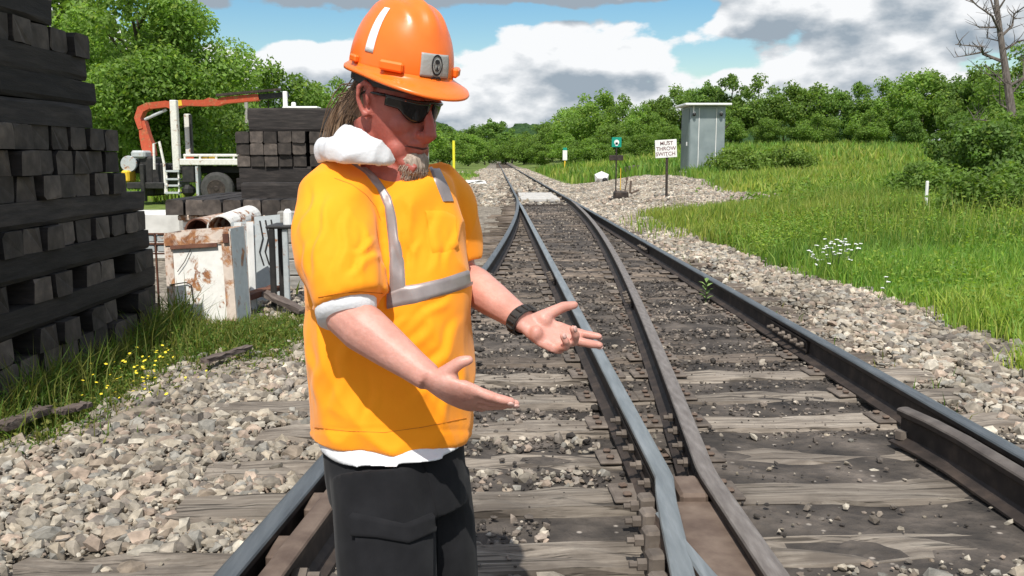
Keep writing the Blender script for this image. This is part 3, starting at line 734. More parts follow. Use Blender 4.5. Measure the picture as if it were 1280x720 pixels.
MT['bin_rust'] = rusty('rust_streaked_white', (.62, .52, .44), .46, .56)
MT['bin_grey'] = rusty('stained_grey_paint', (.46, .49, .49), .57, .64, edge=False)
MT['rust_red'] = simple('red_rust', [(0, (.045, .018, .012)), (.5, (.11, .045, .028)), (1, (.20, .09, .05))], 6, .85, 0, .4, .006)
def quad_slab(mb, a, b, c, d, th, mi=0):
    """slab with front face a,b,c,d (ccw seen from the front), th thick away from it"""
    a, b, c, d = map(Vector, (a, b, c, d)); n = (b-a).cross(d-a).normalized()*-th
    return mb.add([a, b, c, d, a+n, b+n, c+n, d+n], [(0, 1, 2, 3), (7, 6, 5, 4), (0, 4, 5, 1), (1, 5, 6, 2), (2, 6, 7, 3), (3, 7, 4, 0)], mi)
def lerp4(q, u, v):
    a, b, c, d = q; return (a*(1-u)+b*u)*(1-v)+(d*(1-u)+c*u)*v
bd = 7.55
bl, br_, tr_, tl_ = P(211, 393, bd), P(296, 388, bd), P(287, 286, bd+.06), P(204, 292, bd+.06)
bl.z = br_.z = -.08
t = thing('steel_bin', 'rusty white steel bin with chipped paint standing in weeds', 'bin', (bl+br_)/2)
q = (bl, br_, tr_, tl_)
back = Vector((.03, .34, 0))
def panel(nm, u0, u1, v0, v1, th, out, mat, parent=t):
    n = (br_-bl).cross(tl_-bl).normalized()
    mb = MB(); quad_slab(mb, *[lerp4(q, *uv)+n*out for uv in ((u0, v0), (u1, v0), (u1, v1), (u0, v1))], th); return mb.build(nm, [MT[mat]], parent)
panel('front_panel', .12, .86, .06, .86, .012, -.012, 'bin_white')
panel('corner_post', .0, .12, .0, .98, .05, 0, 'bin_rust'); panel('corner_post', .86, 1.0, .0, .98, .05, .003, 'bin_rust')
panel('top_rail', .02, .98, .87, 1.0, .06, .012, 'bin_rust'); panel('hinge_strip', .10, .80, .83, .868, .02, .02, 'rust_red')
panel('bottom_rail', .05, 1.0, -.02, .055, .05, .004, 'rust_red'); panel('patch_plate', .12, .36, .06, .27, .01, .004, 'bin_grey')
panel('hasp', .90, .985, .86, .95, .03, .03, 'rust_red')
mb = MB(); nrm = (br_-bl).cross(tl_-bl).normalized()
mb.tube([lerp4(q, .05, .47)+nrm*.01, lerp4(q, .3, .49)+nrm*.012, lerp4(q, .37, .46)+nrm*.012, lerp4(q, .38, .3)+nrm*.01], .005, 6).build('bent_rod', [MT['rust_dark']], t)
MB().tube([lerp4(q, .18, .60)+nrm*.01, lerp4(q, .30, .70)+nrm*.012, lerp4(q, .40, .82)+nrm*.01], .0035, 5).build('wire', [MT['rust_dark']], t)
mb = MB(); quad_slab(mb, br_+back*.06, br_+back, tr_+back, tr_+back*.06, .012); mb.build('side_panel', [MT['bin_grey']], t)
mb = MB(); quad_slab(mb, bl+back, bl+back*.06, tl_+back*.06, tl_+back, .012); mb.build('side_panel', [MT['bin_rust']], t)
mb = MB(); quad_slab(mb, br_+back, bl+back, tl_+back, tr_+back, .012); mb.build('back_panel', [MT['bin_rust']], t)
# grey-white door leaning behind the bin, and a stained panel
a, b, c, d = P(297, 388, 8.35), P(322, 384, 8.5), P(318, 276, 8.55), P(291, 278, 8.4); a.z = b.z = -.09
t = thing('leaning_door', 'pale grey steel door with ribs leaning beside the rusty bin', 'scrap panel', (a+b)/2)
mb = MB(); quad_slab(mb, a, b, c, d, .04); mb.build('door_leaf', [MT['bin_grey']], t)
n_ = (b-a).cross(d-a).normalized(); qq = (a, b, c, d)
for u in (.06, .62): mb = MB(); quad_slab(mb, *[lerp4(qq, *uv)+n_*.03 for uv in ((u, .01), (u+.24, .01), (u+.24, .99), (u, .99))], .03); mb.build('rib', [MT['white_paint']], t)
a, b, c, d = P(322, 378, 8.9), P(352, 372, 9.0), P(350, 268, 9.05), P(318, 271, 8.95); a.z = b.z = -.09
t = thing('stained_panel', 'grey panel streaked with black stains beside the leaning door', 'scrap panel', (a+b)/2)
mb = MB(); quad_slab(mb, a, b, c, d, .03); mb.build('sheet', [MT['bin_grey']], t); qq = (a, b, c, d)
n_ = (b-a).cross(d-a).normalized()
for k in range(3):
    u = .2+.22*k; MB().tube([lerp4(qq, u, .95)+n_*.004, lerp4(qq, u+.1, .75)+n_*.006, lerp4(qq, u-.05, .6)+n_*.006, lerp4(qq, u+.1, .45)+n_*.004], .008, 5).build('tar_streak', [MT['black_paint']], t)
# small steel table
tb = P(356, 371, 8.4); tz = -.08; th = P(356, 283, 8.4).z
t = thing('steel_table', 'small dark steel table with square legs beside grey timber wall', 'table', (tb.x, tb.y, tz))
MB().box((tb.x+.03, tb.y+.18, th), (.36, .42, .03), bev=.008).build('table_top', [MT['black_paint']], t)
for lx, ly in ((-.10, 0), (.02, .02), (-.10, .34), (.16, .34)): MB().box((tb.x+lx, tb.y+ly, (th+tz)/2), (.05, .05, th-tz-.03), bev=.006).build('leg', [MT['black_paint'] if lx < 0 else MT['bin_grey']], t)
tag(MB().tube([(tb.x+.02, tb.y+.15, th+.015), (tb.x+.02, tb.y+.15, th+.13)], [.045, .04], 12).tube([(tb.x+.02, tb.y+.15, th+.13), (tb.x+.02, tb.y+.15, th+.16)], [.04, .02], 12).build('plastic_bottle', [MT['white_paint']], origin=(tb.x, tb.y, th)), 'small white container standing on the dark steel table', 'bottle')
# grey timber retaining wall
MT['grey_timber'] = simple('silvered_timber', [(0, (.16, .15, .135)), (.5, (.29, .275, .25)), (1, (.42, .40, .37))], 4, .9, 0, .5, .01, (1, 8, 8), rv=.15)
w0 = P(345, 370, 10.0)
t = thing('timber_wall', 'low silvery timber plank wall behind the worker', 'wall', (w0.x+.9, w0.y, -.1))
for i in range(5):
    MB().box((w0.x+.75+rng.uniform(-.02, .02), w0.y+rng.uniform(-.008, .008), -.1+.09+i*.178), (1.4, .16, .172), bev=.012).build('plank', [MT['grey_timber']], t)
# long low white tank with rusty skin, ties across it
w1 = P(250, 280, 11.6)
t = thing('steel_trough', 'long low white steel trough flaking with rust, carrying a row of ties', 'trough', (w1.x+.7, w1.y, -.1))
MB().box((w1.x+.75, w1.y+.6, .24), (2.0, 1.1, .66), bev=.03).build('trough_body', [MT['bin_white']], t)
MB().box((w1.x+.75, w1.y+.03, .60), (2.06, .09, .07), bev=.012).build('rim', [MT['bin_rust']], t)
for i in range(5): MB().box((w1.x-.1+i*.42, w1.y+.03, .27), (.06, .06, .56), bev=.008).build('rib', [MT['bin_rust']], t)
for i in range(9):
    o = link('trough_tie', f_me[i % 3]); o.location = (w1.x-.28+i*.245, w1.y+1.24+rng.uniform(-.04, .04), .64+.1); o.rotation_euler = (0, 0, math.pi/2+rng.uniform(-.01, .01))
    tag(o, f'dark tie laid across the white trough, {ORD[i]} from the left', 'railroad tie', 'ties on the white trough')
o = link('trough_tie', f_me[0]); o.location = (w1.x+1.28, w1.y+.5, .64+.2+.1); o.rotation_euler = (0, 0, .03); o.scale = (.62, 1, 1); tag(o, 'reddish dark tie lying crosswise on top of the trough ties', 'railroad tie')
# rusty pipe and white pipe lying in front of the trough
pc = P(247, 289, 10.3); r_ = .15
t = thing('rusty_pipe', 'short pale pipe with a rusty round mouth lying behind the bin', 'pipe', pc)
rings = []
for (yy, rr) in ((0, r_), (1.0, r_), (1.0, r_-.02), (0, r_-.02)): rings.append([pc+Vector((rr*math.cos(a_), yy, rr*math.sin(a_))) for a_ in np.linspace(0, 2*math.pi, 25)[:-1]])
mb = MB(); mb.loft(rings+[rings[0]], caps=False); mb.m = [0]*48+[1]*48; mb.build('pipe_wall', [MT['bin_rust'], MT['rust_red']], t)
MB().tube([pc+Vector((0, .3, 0)), pc+Vector((0, .32, 0))], r_-.021, 20).build('rust_plug', [MT['rust_red']], t)
pc = P(275, 286, 10.0); dv = (P(312, 272, 11.0)-pc)
t = thing('white_pipe', 'white round pipe with an open end lying next to the rusty pipe', 'pipe', pc)
d1 = dv.normalized(); sx_ = d1.cross(Vector((0, 0, 1))).normalized(); sz_ = sx_.cross(d1); rings = []
for (yy, rr) in ((0, r_), (dv.length, r_), (dv.length, r_-.015), (0, r_-.015)): rings.append([pc+d1*yy+sx_*rr*math.cos(a_)+sz_*rr*math.sin(a_) for a_ in np.linspace(0, 2*math.pi, 25)[:-1]])
mb = MB(); mb.loft(rings+[rings[0]], caps=False); mb.build('pipe_wall', [MT['bin_white']], t)
# supports below both pipes (a grey timber bunk)
b_ = P(262, 300, 10.4); o = MB().box((b_.x, b_.y+.2, .14), (.95, .3, .44), bev=.02).build('timber_bunk', [MT['grey_timber']], origin=(b_.x, b_.y, -.1)); tag(o, 'short grey timber bunk holding up the two pipes', 'timber block')
# white concrete block
cb_ = P(196, 268, 12.8)
o = MB().box((cb_.x-.05, cb_.y+.3, .25), (.80, .6, .70), bev=.04).build('concrete_block', [simple('pale_concrete', [(0, (.45, .44, .41)), (.5, (.58, .57, .53)), (1, (.68, .67, .64))], 5, .9)], origin=(cb_.x, cb_.y, -.1)); tag(o, 'pale concrete block at the far end of the tall tie stack', 'concrete block')
# small rack of grey boxes at the end of stack
c_ = P(186, 308, 7.6)
t = thing('wire_crate', 'small rusty wire crate between the tall tie stack and the bin', 'crate', (c_.x, c_.y, -.09))
for i in range(3):
    for j in range(2): MB().box((c_.x+i*.095, c_.y+.1, c_.z+j*.085-.02), (.075, .14, .066), bev=.008).build('tin', [MT['bin_grey']], t)
for i in range(4): MB().box((c_.x-.048+i*.095, c_.y+.03, (c_.z-.09)/2+.04), (.012, .02, c_.z+.23)).build('upright', [MT['rust_red']], t)
for j in range(3): MB().box((c_.x+.095, c_.y+.03, c_.z-.065+j*.085), (.31, .02, .012)).build('crossbar', [MT['rust_red']], t)
# broken boards lying about
def board(a, b, w_, th, label, mat='rust_red'):
    a, b = Vector(a), Vector(b); m_ = (a+b)/2; d = b-a
    me = tie_mesh('broken_board', d.length, w_, th, int(abs(a.x*1000)) % 997, [MT[mat]], .008, 8)
    o = link('broken_board', me); o.location = m_+Vector((0, 0, th/2+.025)); o.rotation_euler = (0, -math.asin(max(-1, min(1, d.z/d.length))), math.atan2(d.y, d.x)); return tag(o, label, 'board')
MT['board'] = simple('old_board', [(0, (.05, .036, .030)), (.5, (.105, .08, .068)), (1, (.19, .155, .13))], 4, .9, 0, .6, .01, (1, 7, 7))
board(G(0, 545), G(58, 521), .085, .045, 'dark splintered board lying on gravel at the left edge', 'board')
board(G(72, 524), G(108, 513), .08, .03, 'short brown board scrap on gravel near the yellow flowers', 'board')
board(G(256, 459), G(312, 440), .06, .035, 'thin grey board end among stones below the weeds', 'board')
board(G(306, 386)+Vector((0, 0, .05)), G(345, 374)+Vector((0, 0, .06)), .11, .06, 'rusty red plank lying in front of the leaning door')
board(G(330, 380)+Vector((0, 0, .06)), G(380, 396), .09, .05, 'dark brown plank sloping down towards the worker', 'board')

# ------------------------------------------------------------------ crane truck
MT['crane_orange'] = rusty('faded_orange_paint', (.47, .075, .028), .52, .64, edge=False)
MT['truck_white'] = rusty('worn_white_paint', (.74, .72, .66), .56, .66, edge=False)
MT['tyre'] = simple('tyre_rubber', [(0, (.035, .034, .033)), (1, (.075, .072, .068))], 10, .85)
MT['yellow'] = simple('yellow_paint', [(0, (.62, .38, .02)), (1, (.78, .52, .04))], 6, .55)
TD = 28.0
tp = lambda x, y, dd=0.0: P(x, y, TD)+Vector((0, dd, 0))
gz = float(ground_z(-9.5, 28))
t = thing('crane_truck', 'flatbed truck with a folded orange knuckle boom crane parked in the yard', 'truck', (tp(250, 250).x, tp(250, 250).y, gz))
def tbox(nm, x0, x1, y0, y1, d0, d1, mat, bev=.02, parent=t):
    a, b = tp(x0, y1), tp(x1, y0); return MB().box(((a.x+b.x)/2, a.y+(d0+d1)/2, (a.z+b.z)/2), (b.x-a.x, d1-d0, b.z-a.z), bev=bev).build(nm, [MT[mat]], parent)
def wheel(cx, cy, dd, nm='wheel', rpx=20.5):
    c = tp(cx, cy, dd); r = rpx/40; c.z = gz+r
    prof = [(.0, r*.55), (.0, r*.82), (.03, r*.96), (.07, r), (.22, r), (.26, r*.96), (.28, r*.8), (.28, r*.5)]
    rings = [[c+Vector((rr*math.cos(a_), yy, rr*math.sin(a_))) for a_ in np.linspace(0, 2*math.pi, 33)[:-1]] for yy, rr in prof]
    wv = MB().loft(rings).build(nm, [MT['tyre']], t, smoothed=False)
    rim = [(-.005, r*.56), (-.015, r*.5), (.07, r*.42), (.08, r*.2), (-.01, r*.17), (-.02, r*.12)]
    MB().loft([[c+Vector((rr*math.cos(a_), yy, rr*math.sin(a_))) for a_ in np.linspace(0, 2*math.pi, 25)[:-1]] for yy, rr in rim]).build('rim', [MT['rust_dark']], wv)
    for k in range(8):
        a_ = k*math.pi/4; MB().tube([c+Vector((r*.3*math.cos(a_), .06, r*.3*math.sin(a_))), c+Vector((r*.3*math.cos(a_), .02, r*.3*math.sin(a_)))], .02, 6).build('nut', [MT['rust_dark']], wv)
for cx in (270, 322): wheel(cx, 231, 0); wheel(cx, 231, 1.9)
wheel(478, 231, .1); wheel(478, 231, 1.9)
tbox('chassis_rail', 160, 520, 208, 217, .55, .75, 'black_paint'); tbox('chassis_rail', 160, 520, 208, 217, 1.5, 1.7, 'black_paint')
tbox('deck', 228, 420, 201, 205, -.05, 2.3, 'truck_white'); tbox('deck_edge', 226, 420, 198.5, 206.5, -.12, -.052, 'truck_white')
tbox('side_rail', 230, 420, 192.5, 196, -.09, -.03, 'truck_white')
for x0 in (231, 250, 270, 292): tbox('stake', x0, x0+2.2, 195.8, 198.6, -.1, -.02, 'truck_white', .005)
tbox('rust_panel', 232, 243, 195.5, 199.5, -.06, -.02, 'crane_orange', .005); tbox('yellow_chock', 248, 256, 195, 199.5, .0, .3, 'yellow'); tbox('yellow_chock', 260, 268, 195.5, 199.5, .05, .35, 'yellow')
tbox('mud_flap', 246, 249, 208, 248, -.02, .3, 'bin_grey', .005); tbox('tool_box', 228, 243, 207, 228, 0, .6, 'black_paint')
tbox('post', 217.5, 225.5, 126, 213, -.1, .12, 'truck_white'); tbox('post', 206.5, 213.5, 139, 204, 1.9, 2.1, 'truck_white'); tbox('post_core', 213.8, 216.2, 140, 204, 1.85, 2.0, 'black_paint', .005)
tbox('pedestal', 168, 186, 196, 246, .5, 1.5, 'black_paint', .05); tbox('pump_block', 184, 206, 204, 236, .4, 1.4, 'black_paint', .05); tbox('cross_beam', 160, 206, 228, 236, -.1, 2.3, 'black_paint'); tbox('outrigger_leg', 178, 183, 205, 252, -.1, .12, 'black_paint')
ld = MB()
for x0 in (208, 223): ld.tube([tp(x0, 213), tp(x0+1, 244)], .028, 6)
ld.build('ladder_side', [MT['truck_white']], t)
for yy in (214, 224, 232, 241): tbox('step', 208, 225, yy-1.2, yy+1.2, -.1, .18, 'bin_grey', .005)
MB().tube([tp(193, 212), tp(192, 180), tp(199, 177), tp(205, 205), tp(207, 242)], .04, 6).build('hand_rail', [MT['truck_white']], t)
tbox('fuel_tank', 226, 240, 231, 246, .0, .5, 'black_paint', .12)
def boom(nm, pts, widths, mat, dep=.30, dd=.9):
    rings = []
    P3 = [tp(*p, dd) for p in pts]
    for i, p in enumerate(P3):
        d = (P3[min(i+1, len(P3)-1)]-P3[max(i-1, 0)]).normalized(); up = Vector((-d.z, 0, d.x)); w_ = widths[i]/40/2
        rings.append([p+up*w_+Vector((0, s*dep/2, 0)) for s in (-1, 1)]+[p-up*w_+Vector((0, s*dep/2, 0)) for s in (1, -1)])
    return MB().loft(rings).build(nm, [MT[mat]], t)
boom('lower_boom', [(176, 196), (172, 183), (168, 168), (165, 150)], [11, 15, 12, 8], 'crane_orange')
boom('knuckle', [(164, 160), (160, 146), (164, 135), (174, 130)], [6, 8, 9, 8], 'crane_orange', .36)
boom('main_boom', [(170, 131), (196, 128), (203, 130), (222, 126)], [8, 8, 10, 7], 'crane_orange')
boom('yellow_sleeve', [(202, 128.5), (217, 126.5)], [7.5, 7], 'yellow', .34)
boom('outer_boom', [(218, 126.5), (245, 127), (252, 125), (262, 126.5), (270, 123.5), (312, 119.5), (315, 119)], [7, 8, 10, 8, 8, 8.5, 6.5], 'crane_orange', .32)
boom('boom_extension', [(300, 120.5), (352, 115.5)], [7, 6], 'black_paint', .2); boom('boom_tip', [(262, 117), (345, 109.5)], [3.2, 2.6], 'rust_dark', .16, .7)
MB().tube([tp(167, 148, .9), tp(195, 135, .9)], .05, 8).build('ram', [MT['bin_grey']], t)
c = tp(157, 205, .2); rings = [[c+Vector((rr*math.cos(a_), yy, rr*math.sin(a_))) for a_ in np.linspace(0, 2*math.pi, 25)[:-1]] for yy, rr in ((0, .06), (0, .24), (.05, .26), (.05, .18), (.45, .18), (.45, .26), (.5, .24))]
MB().loft(rings).build('hose_reel', [MT['bin_grey']], t); tbox('valve_chest', 150, 160, 213, 228, .1, .7, 'yellow', .05); tbox('control_bank', 160, 178, 188, 198, .2, .9, 'bin_grey', .06)
cb0 = tbox('cab', 452, 530, 150, 222, .0, 2.3, 'truck_white', .15); MT['dark_glass'] = simple('dark_glass', [(0, (.015, .018, .02)), (1, (.03, .034, .036))], 4, .1); tbox('side_window', 474, 512, 157, 182, -.02, .02, 'dark_glass', .02, cb0); tbox('windscreen', 528, 531, 157, 184, .2, 2.1, 'dark_glass', .01, cb0); tbox('door_handle', 476, 482, 190, 192, -.05, .0, 'black_paint', .01, cb0)
# white parts showing over the yard stack: a second vehicle's beacon post
t = thing('white_pallet_rig', 'white framed rig showing above the dark yard tie stack', 'machine', (P(358, 135, 22).x, P(358, 135, 22).y, -.1))
p = P(356, 135, 22)
MB().box((p.x+.02, p.y, p.z/2+.2), (.10, .10, p.z+.4), bev=.01).build('mast', [MT['white_paint']], t); MB().box((p.x+.42, p.y, p.z+.0), (.85, .5, .06), bev=.02).build('top_frame', [MT['white_paint']], t)
MB().box((p.x+.22, p.y, p.z+.08), (.10, .10, .12), bev=.02).build('beacon', [MT['white_paint']], t); MB().box((p.x+.6, p.y, .6), (1.4, .8, 1.4), bev=.04).build('body', [MT['bin_grey']], t)
# utility pole
p = P(309, 165, 48); p.z = float(ground_z(p.x, p.y)); tp_ = P(306, 86, 48)
t = thing('utility_pole', 'slender pale pole standing among the trees behind the truck', 'pole', p)
MB().tube([p, tp_], [.13, .09], 8).build('shaft', [MT['grey_timber']], t); MB().box(tp_+Vector((0, 0, -.2)), (.5, .10, .10)).build('bracket', [MT['grey_timber']], t)

# ------------------------------------------------------------------ cabinet, signs, posts
MT['alu'] = simple('aluminium_sheet', [(0, (.22, .26, .265)), (.5, (.27, .315, .32)), (1, (.32, .36, .365))], 2.5, .45, .35, .05, .002)
CD = 38.0
a = P(860.5, 222, CD); b = P(904.5, 222, CD); top = P(880, 133, CD).z; gz = float(ground_z((a.x+b.x)/2, a.y))
t = thing('signal_cabinet', 'tall grey metal signal cabinet with white roof on the gravel pad', 'cabinet', ((a.x+b.x)/2, a.y+.9, gz))
wx = b.x-a.x; z0 = gz+.12; zc = (z0+top)/2; hz = top-z0
MB().box(((a.x+b.x)/2, a.y+.85, zc), (wx, 1.7, hz), bev=.02).build('housing', [MT['alu']], t)
for u0, u1 in ((.02, .25), (.26, .74), (.75, .98)): MB().box((a.x+wx*(u0+u1)/2, a.y-.006, zc-.02), (wx*(u1-u0)-.02, .02, hz-.16), bev=.008).build('front_panel', [MT['alu']], t)
for u0 in (.255, .745): MB().box((a.x+wx*u0, a.y-.022, zc-.02), (.03, .02, hz-.14), bev=.006).build('seam', [MT['white_paint']], t)
dr = MB().box((a.x-.012, a.y+.85, zc), (.03, 1.5, hz-.2), bev=.01).build('door', [simple('dark_green_grey', [(0, (.12, .16, .15)), (1, (.17, .21, .20))], 4, .5)], t)
MB().box((a.x-.04, a.y+.35, zc-.2), (.04, .08, .16), bev=.01).build('handle', [MT['white_paint']], dr)
MB().box(((a.x+b.x)/2-.06, a.y+.75, top+.05), (wx+.45, 2.3, .09), bev=.02).build('roof', [MT['white_paint']], t)
MB().box(((a.x+b.x)/2, a.y+.85, gz+.03), (wx+.1, 1.8, .22), bev=.02).build('plinth', [simple('plinth_concrete', [(0, (.35, .34, .31)), (1, (.5, .48, .45))], 6, .9)], t)
for u in (.10, .86):
    l = MB().box((a.x+wx*u, a.y-.08, top-.28), (.10, .16, .08), bev=.02).build('lamp', [MT['white_paint']], t); MB().ell((a.x+wx*u, a.y-.14, top-.36), (.07, .07, .08)).build('lens', [MT['black_paint']], l)
MB().box((a.x+wx*.09, a.y-.03, top-.12), (.05, .05, .3), bev=.01).build('conduit', [MT['white_paint']], t)
# sign
SD = 25.0
def text_mesh(s, size, mat, name, loc, parent, rz=0.0, depth=.002):
    cu = bpy.data.curves.new(name, 'FONT'); cu.body = s; cu.size = size; cu.align_x = 'CENTER'; cu.align_y = 'CENTER'; cu.extrude = depth; cu.offset = size*.012
    o = bpy.data.objects.new(name, cu); COL.objects.link(o); dg = bpy.context.evaluated_depsgraph_get(); me = bpy.data.meshes.new_from_object(o.evaluated_get(dg)); bpy.data.objects.remove(o); bpy.data.curves.remove(cu)
    me.materials.clear(); me.materials.append(MT[mat]); o = link(name, me, parent); o.location = Vector(loc)-WL[parent.name]; o.rotation_euler = (math.pi/2, 0, rz); WL[o.name] = Vector(loc); return o
p = P(833, 248, SD); gz = float(ground_z(p.x, p.y)); p.z = gz; hp = P(832, 176, SD)
t = thing('warning_sign', 'white MUST THROW SWITCH sign on a dark post in the gravel', 'sign', p)
MB().box((hp.x+(p.x-hp.x)/2, p.y, (gz-.1+hp.z)/2), (.065, .05, hp.z-gz+.1), Matrix.Rotation(-(p.x-hp.x)/(hp.z-gz), 3, 'Y'), bev=.006).build('post', [MT['rust_dark']], t)
sc_ = P(830.5, 186, SD); rr = Matrix.Rotation(-.06, 3, 'Y')
pl = MB().box((sc_.x, p.y-.04, sc_.z), (.60, .014, .49), rr, bev=.005).build('sign_plate', [MT['white_paint']], t)
for s, dz in (('MUST', .145), ('THROW', 0), ('SWITCH', -.145)):
    o = text_mesh(s, .145, 'sign_ink' if 'sign_ink' in MT else MT.setdefault('sign_ink', simple('sign_ink', [(0, (.14, .07, .07)), (1, (.2, .11, .11))], 5, .6)).name and 'sign_ink', 'lettering', (sc_.x+dz*.06, p.y-.049, sc_.z+dz), pl, 0)
    o.rotation_euler = (math.pi/2, -.06, 0)
for s in (-.2, .2): MB().tube([(hp.x, p.y-.047, sc_.z+s), (hp.x, p.y-.056, sc_.z+s)], .012, 6).build('bolt', [MT['rust_dark']], t)
# switch stand
SD = 27.0
p = P(776, 246, SD); p.z = float(ground_z(p.x, p.y)); 
t = thing('switch_stand', 'dark switch stand with a green target on a tall rod', 'switch stand', p)
MB().box((p.x, p.y, p.z+.13), (.42, .45, .26), bev=.04).box((p.x, p.y, p.z+.02), (.7, .5, .05), bev=.01).build('base', [MT['rust_dark']], t)
rx = P(769.5, 240, SD).x; tz = P(770, 178, SD).z
MB().tube([(rx, p.y, p.z+.2), (rx, p.y, tz)], .022, 8).build('rod', [MT['rust_dark']], t)
MT['green'] = simple('green_enamel', [(0, (.0, .23, .16)), (1, (.01, .30, .21))], 5, .45)
tg = MB().box((rx, p.y-.03, tz), (.29, .012, .29), bev=.03).build('target', [MT['green']], t)
MB().tube([(rx, p.y-.036, tz), (rx, p.y-.042, tz)], .075, 18).box((rx, p.y-.039, tz-.055), (.07, .006, .10)).build('white_mark', [MT['white_paint']], tg)
MB().box((rx, p.y, tz-.46), (.42, .03, .16), bev=.02).build('lower_target', [MT['rust_dark']], t)
MB().tube([(p.x+.10, p.y-.1, p.z+.2), (p.x+.16, p.y-.12, p.z+.62)], .02, 6).tube([(p.x+.16, p.y-.12, p.z+.58), (p.x+.16, p.y-.12, p.z+.68)], .035, 8).build('lever', [MT['rust_brown']], t)
MB().tube([(p.x+.26, p.y-.1, p.z+.2), (p.x+.28, p.y-.12, p.z+.58)], .03, 6).tube([(p.x+.3, p.y, p.z+.2), (p.x+.55, p.y+.05, p.z+.3)], .03, 6).build('latch', [MT['rust_brown']], t)
MB().tube([(rx+.14, p.y, p.z+.3), (rx+.14, p.y, p.z+.95)], .012, 6).build('stop_rod', [MT['yellow']], t)
# small posts
def post(label, x, y0, y1, d, w_, mat, name='marker_post', capm=None):
    p = P(x, y1, d); p.z = float(ground_z(p.x, p.y)); tz = P(x, y0, d).z
    t = thing(name, label, 'post', p); MB().tube([(p.x, p.y, p.z-.1), (p.x, p.y, tz-.03)], w_/2, 8).build('shaft', [MT[mat]], t)
    MB().tube([(p.x, p.y, tz-.03), (p.x, p.y, tz)], [w_*.55, w_*.4], 8).build('cap', [MT[capm or mat]], t); return t
MT['lemon'] = simple('lemon_paint', [(0, (.75, .66, .03)), (1, (.85, .78, .06))], 6, .5)
post('thin bright yellow marker post left of the far track', 567.5, 176, 222, 55, .17, 'lemon')
post('short white post standing in the grassy field on the right', 1157, 226, 262, 15.8, .055, 'white_paint')
p = P(706, 210, 68); p.z = float(ground_z(p.x, p.y)); q = P(706, 185, 68)
t = thing('mile_marker', 'small white and green marker sign on a stake by the far track', 'sign', p)
MB().box((p.x, p.y, (p.z+q.z)/2-.2), (.10, .06, q.z-p.z-.3)).build('stake', [MT['yellow']], t); MB().box((p.x, p.y-.05, q.z-.55), (.34, .03, .75), bev=.08).build('plate', [MT['white_paint']], t); MB().box((p.x, p.y-.05, q.z-.08), (.3, .03, .2), bev=.06).build('reflector', [MT['green']], t)
# white drum / stone by the stand
p = P(752, 228, 44); p.z = float(ground_z(p.x, p.y))
rv = np.random.RandomState(3); mb = MB(); mb.add([Vector(v*np.array([.42, .4, .36])*(1+rv.uniform(-.12, .12)))+p+Vector((0, 0, .22)) for v in IV], [tuple(f) for f in IF])
t = thing('white_boulder', 'white painted boulder with a dark hollow on the far gravel', 'boulder', p); mb.build('rock', [MT['white_paint']], t); MB().ell(p+Vector((.12, -.36, .14)), (.13, .1, .13)).build('hollow', [MT['black_paint']], t)
p = P(590, 226, 47); p.z = float(ground_z(p.x, p.y)); mb = MB()
for k in range(5): mb.add([Vector(v*np.array([.4, .3, .2])*(1+rv.uniform(-.2, .2)))+p+Vector((rv.uniform(-.7, .7), rv.uniform(-.3, .3), .1)) for v in IV], [tuple(f) for f in IF])
tag(mb.build('pale_rocks', [MT['white_paint']], origin=p), kind='stuff')
# fallen log at the far verge
a, b = P(782, 218, 48), P(806, 214, 50)
for q_ in (a, b): q_.z = float(ground_z(q_.x, q_.y))+.35
tag(MB().tube([a, (a+b)/2+Vector((0, 0, .05)), b], [.2, .17, .12], 8).build('fallen_log', [MT['bark']], origin=a), 'dark fallen log lying in grass beyond the switch stand', 'log')
# ------------------------------------------------------------------ trees
def crown_mesh(name, seed, H, Rad, z0, nl, leaves, size, mat, squash=1.0, lobe=.42, tall=1.0):
    r = np.random.RandomState(seed)
    # lobe centres through an egg shaped volume
    C_, S_ = [], []
    while len(C_) < nl:
        p = r.uniform(-1, 1, 3); k = np.linalg.norm(p)
        if k > 1 or k < .28: continue
        w_ = 1-.35*max(0, p[2])-.12*max(0, -p[2]); C_.append([p[0]*Rad*w_, p[1]*Rad*w_, z0+(H-z0)*(.5+.5*p[2]*.92)]); S_.append(Rad*lobe*r.uniform(.55, 1.15)*(1-.3*max(0, p[2])))
    C_ = np.array(C_); S_ = np.array(S_)
    pr = S_**2/np.sum(S_**2); li = r.choice(nl, leaves, p=pr)
    d = r.randn(leaves, 3); d /= np.linalg.norm(d, axis=1)[:, None]
    rad = S_[li]*(r.rand(leaves)**.38)*1.0
    # twiggy clumping inside every lobe
    tw = r.randn(nl, 14, 3); tw /= np.linalg.norm(tw, axis=2)[..., None]
    d = d*.62+tw[li, r.randint(0, 14, leaves)]*.75; d /= np.linalg.norm(d, axis=1)[:, None]
    pos = C_[li]+d*rad[:, None]*np.array([1, 1, squash]); 
    n = d*.7+r.randn(leaves, 3)*.75+np.array([0, 0, .45]); n /= np.linalg.norm(n, axis=1)[:, None]
    a = np.cross(n, r.randn(leaves, 3)); a /= np.linalg.norm(a, axis=1)[:, None]; b = np.cross(n, a)
    s = size*r.uniform(.6, 1.25, leaves)[:, None]
    V = np.stack([pos-a*s, pos+b*s*.55+n*s*.12, pos+a*s, pos-b*s*.55+n*s*.12], 1).reshape(-1, 3)
    F = np.arange(leaves*4).reshape(-1, 4)
    c = np.array([1, 1, 1])*r.uniform(.62, 1.35, (leaves, 1))*r.uniform(.82, 1.18, nl)[li][:, None]; yl = r.rand(leaves) < .12; c[yl] = c[yl]*np.array([1.35, 1.15, .9])
    return mesh_np(name, V, F, mat, attr=np.repeat(c, 4, 0)), C_
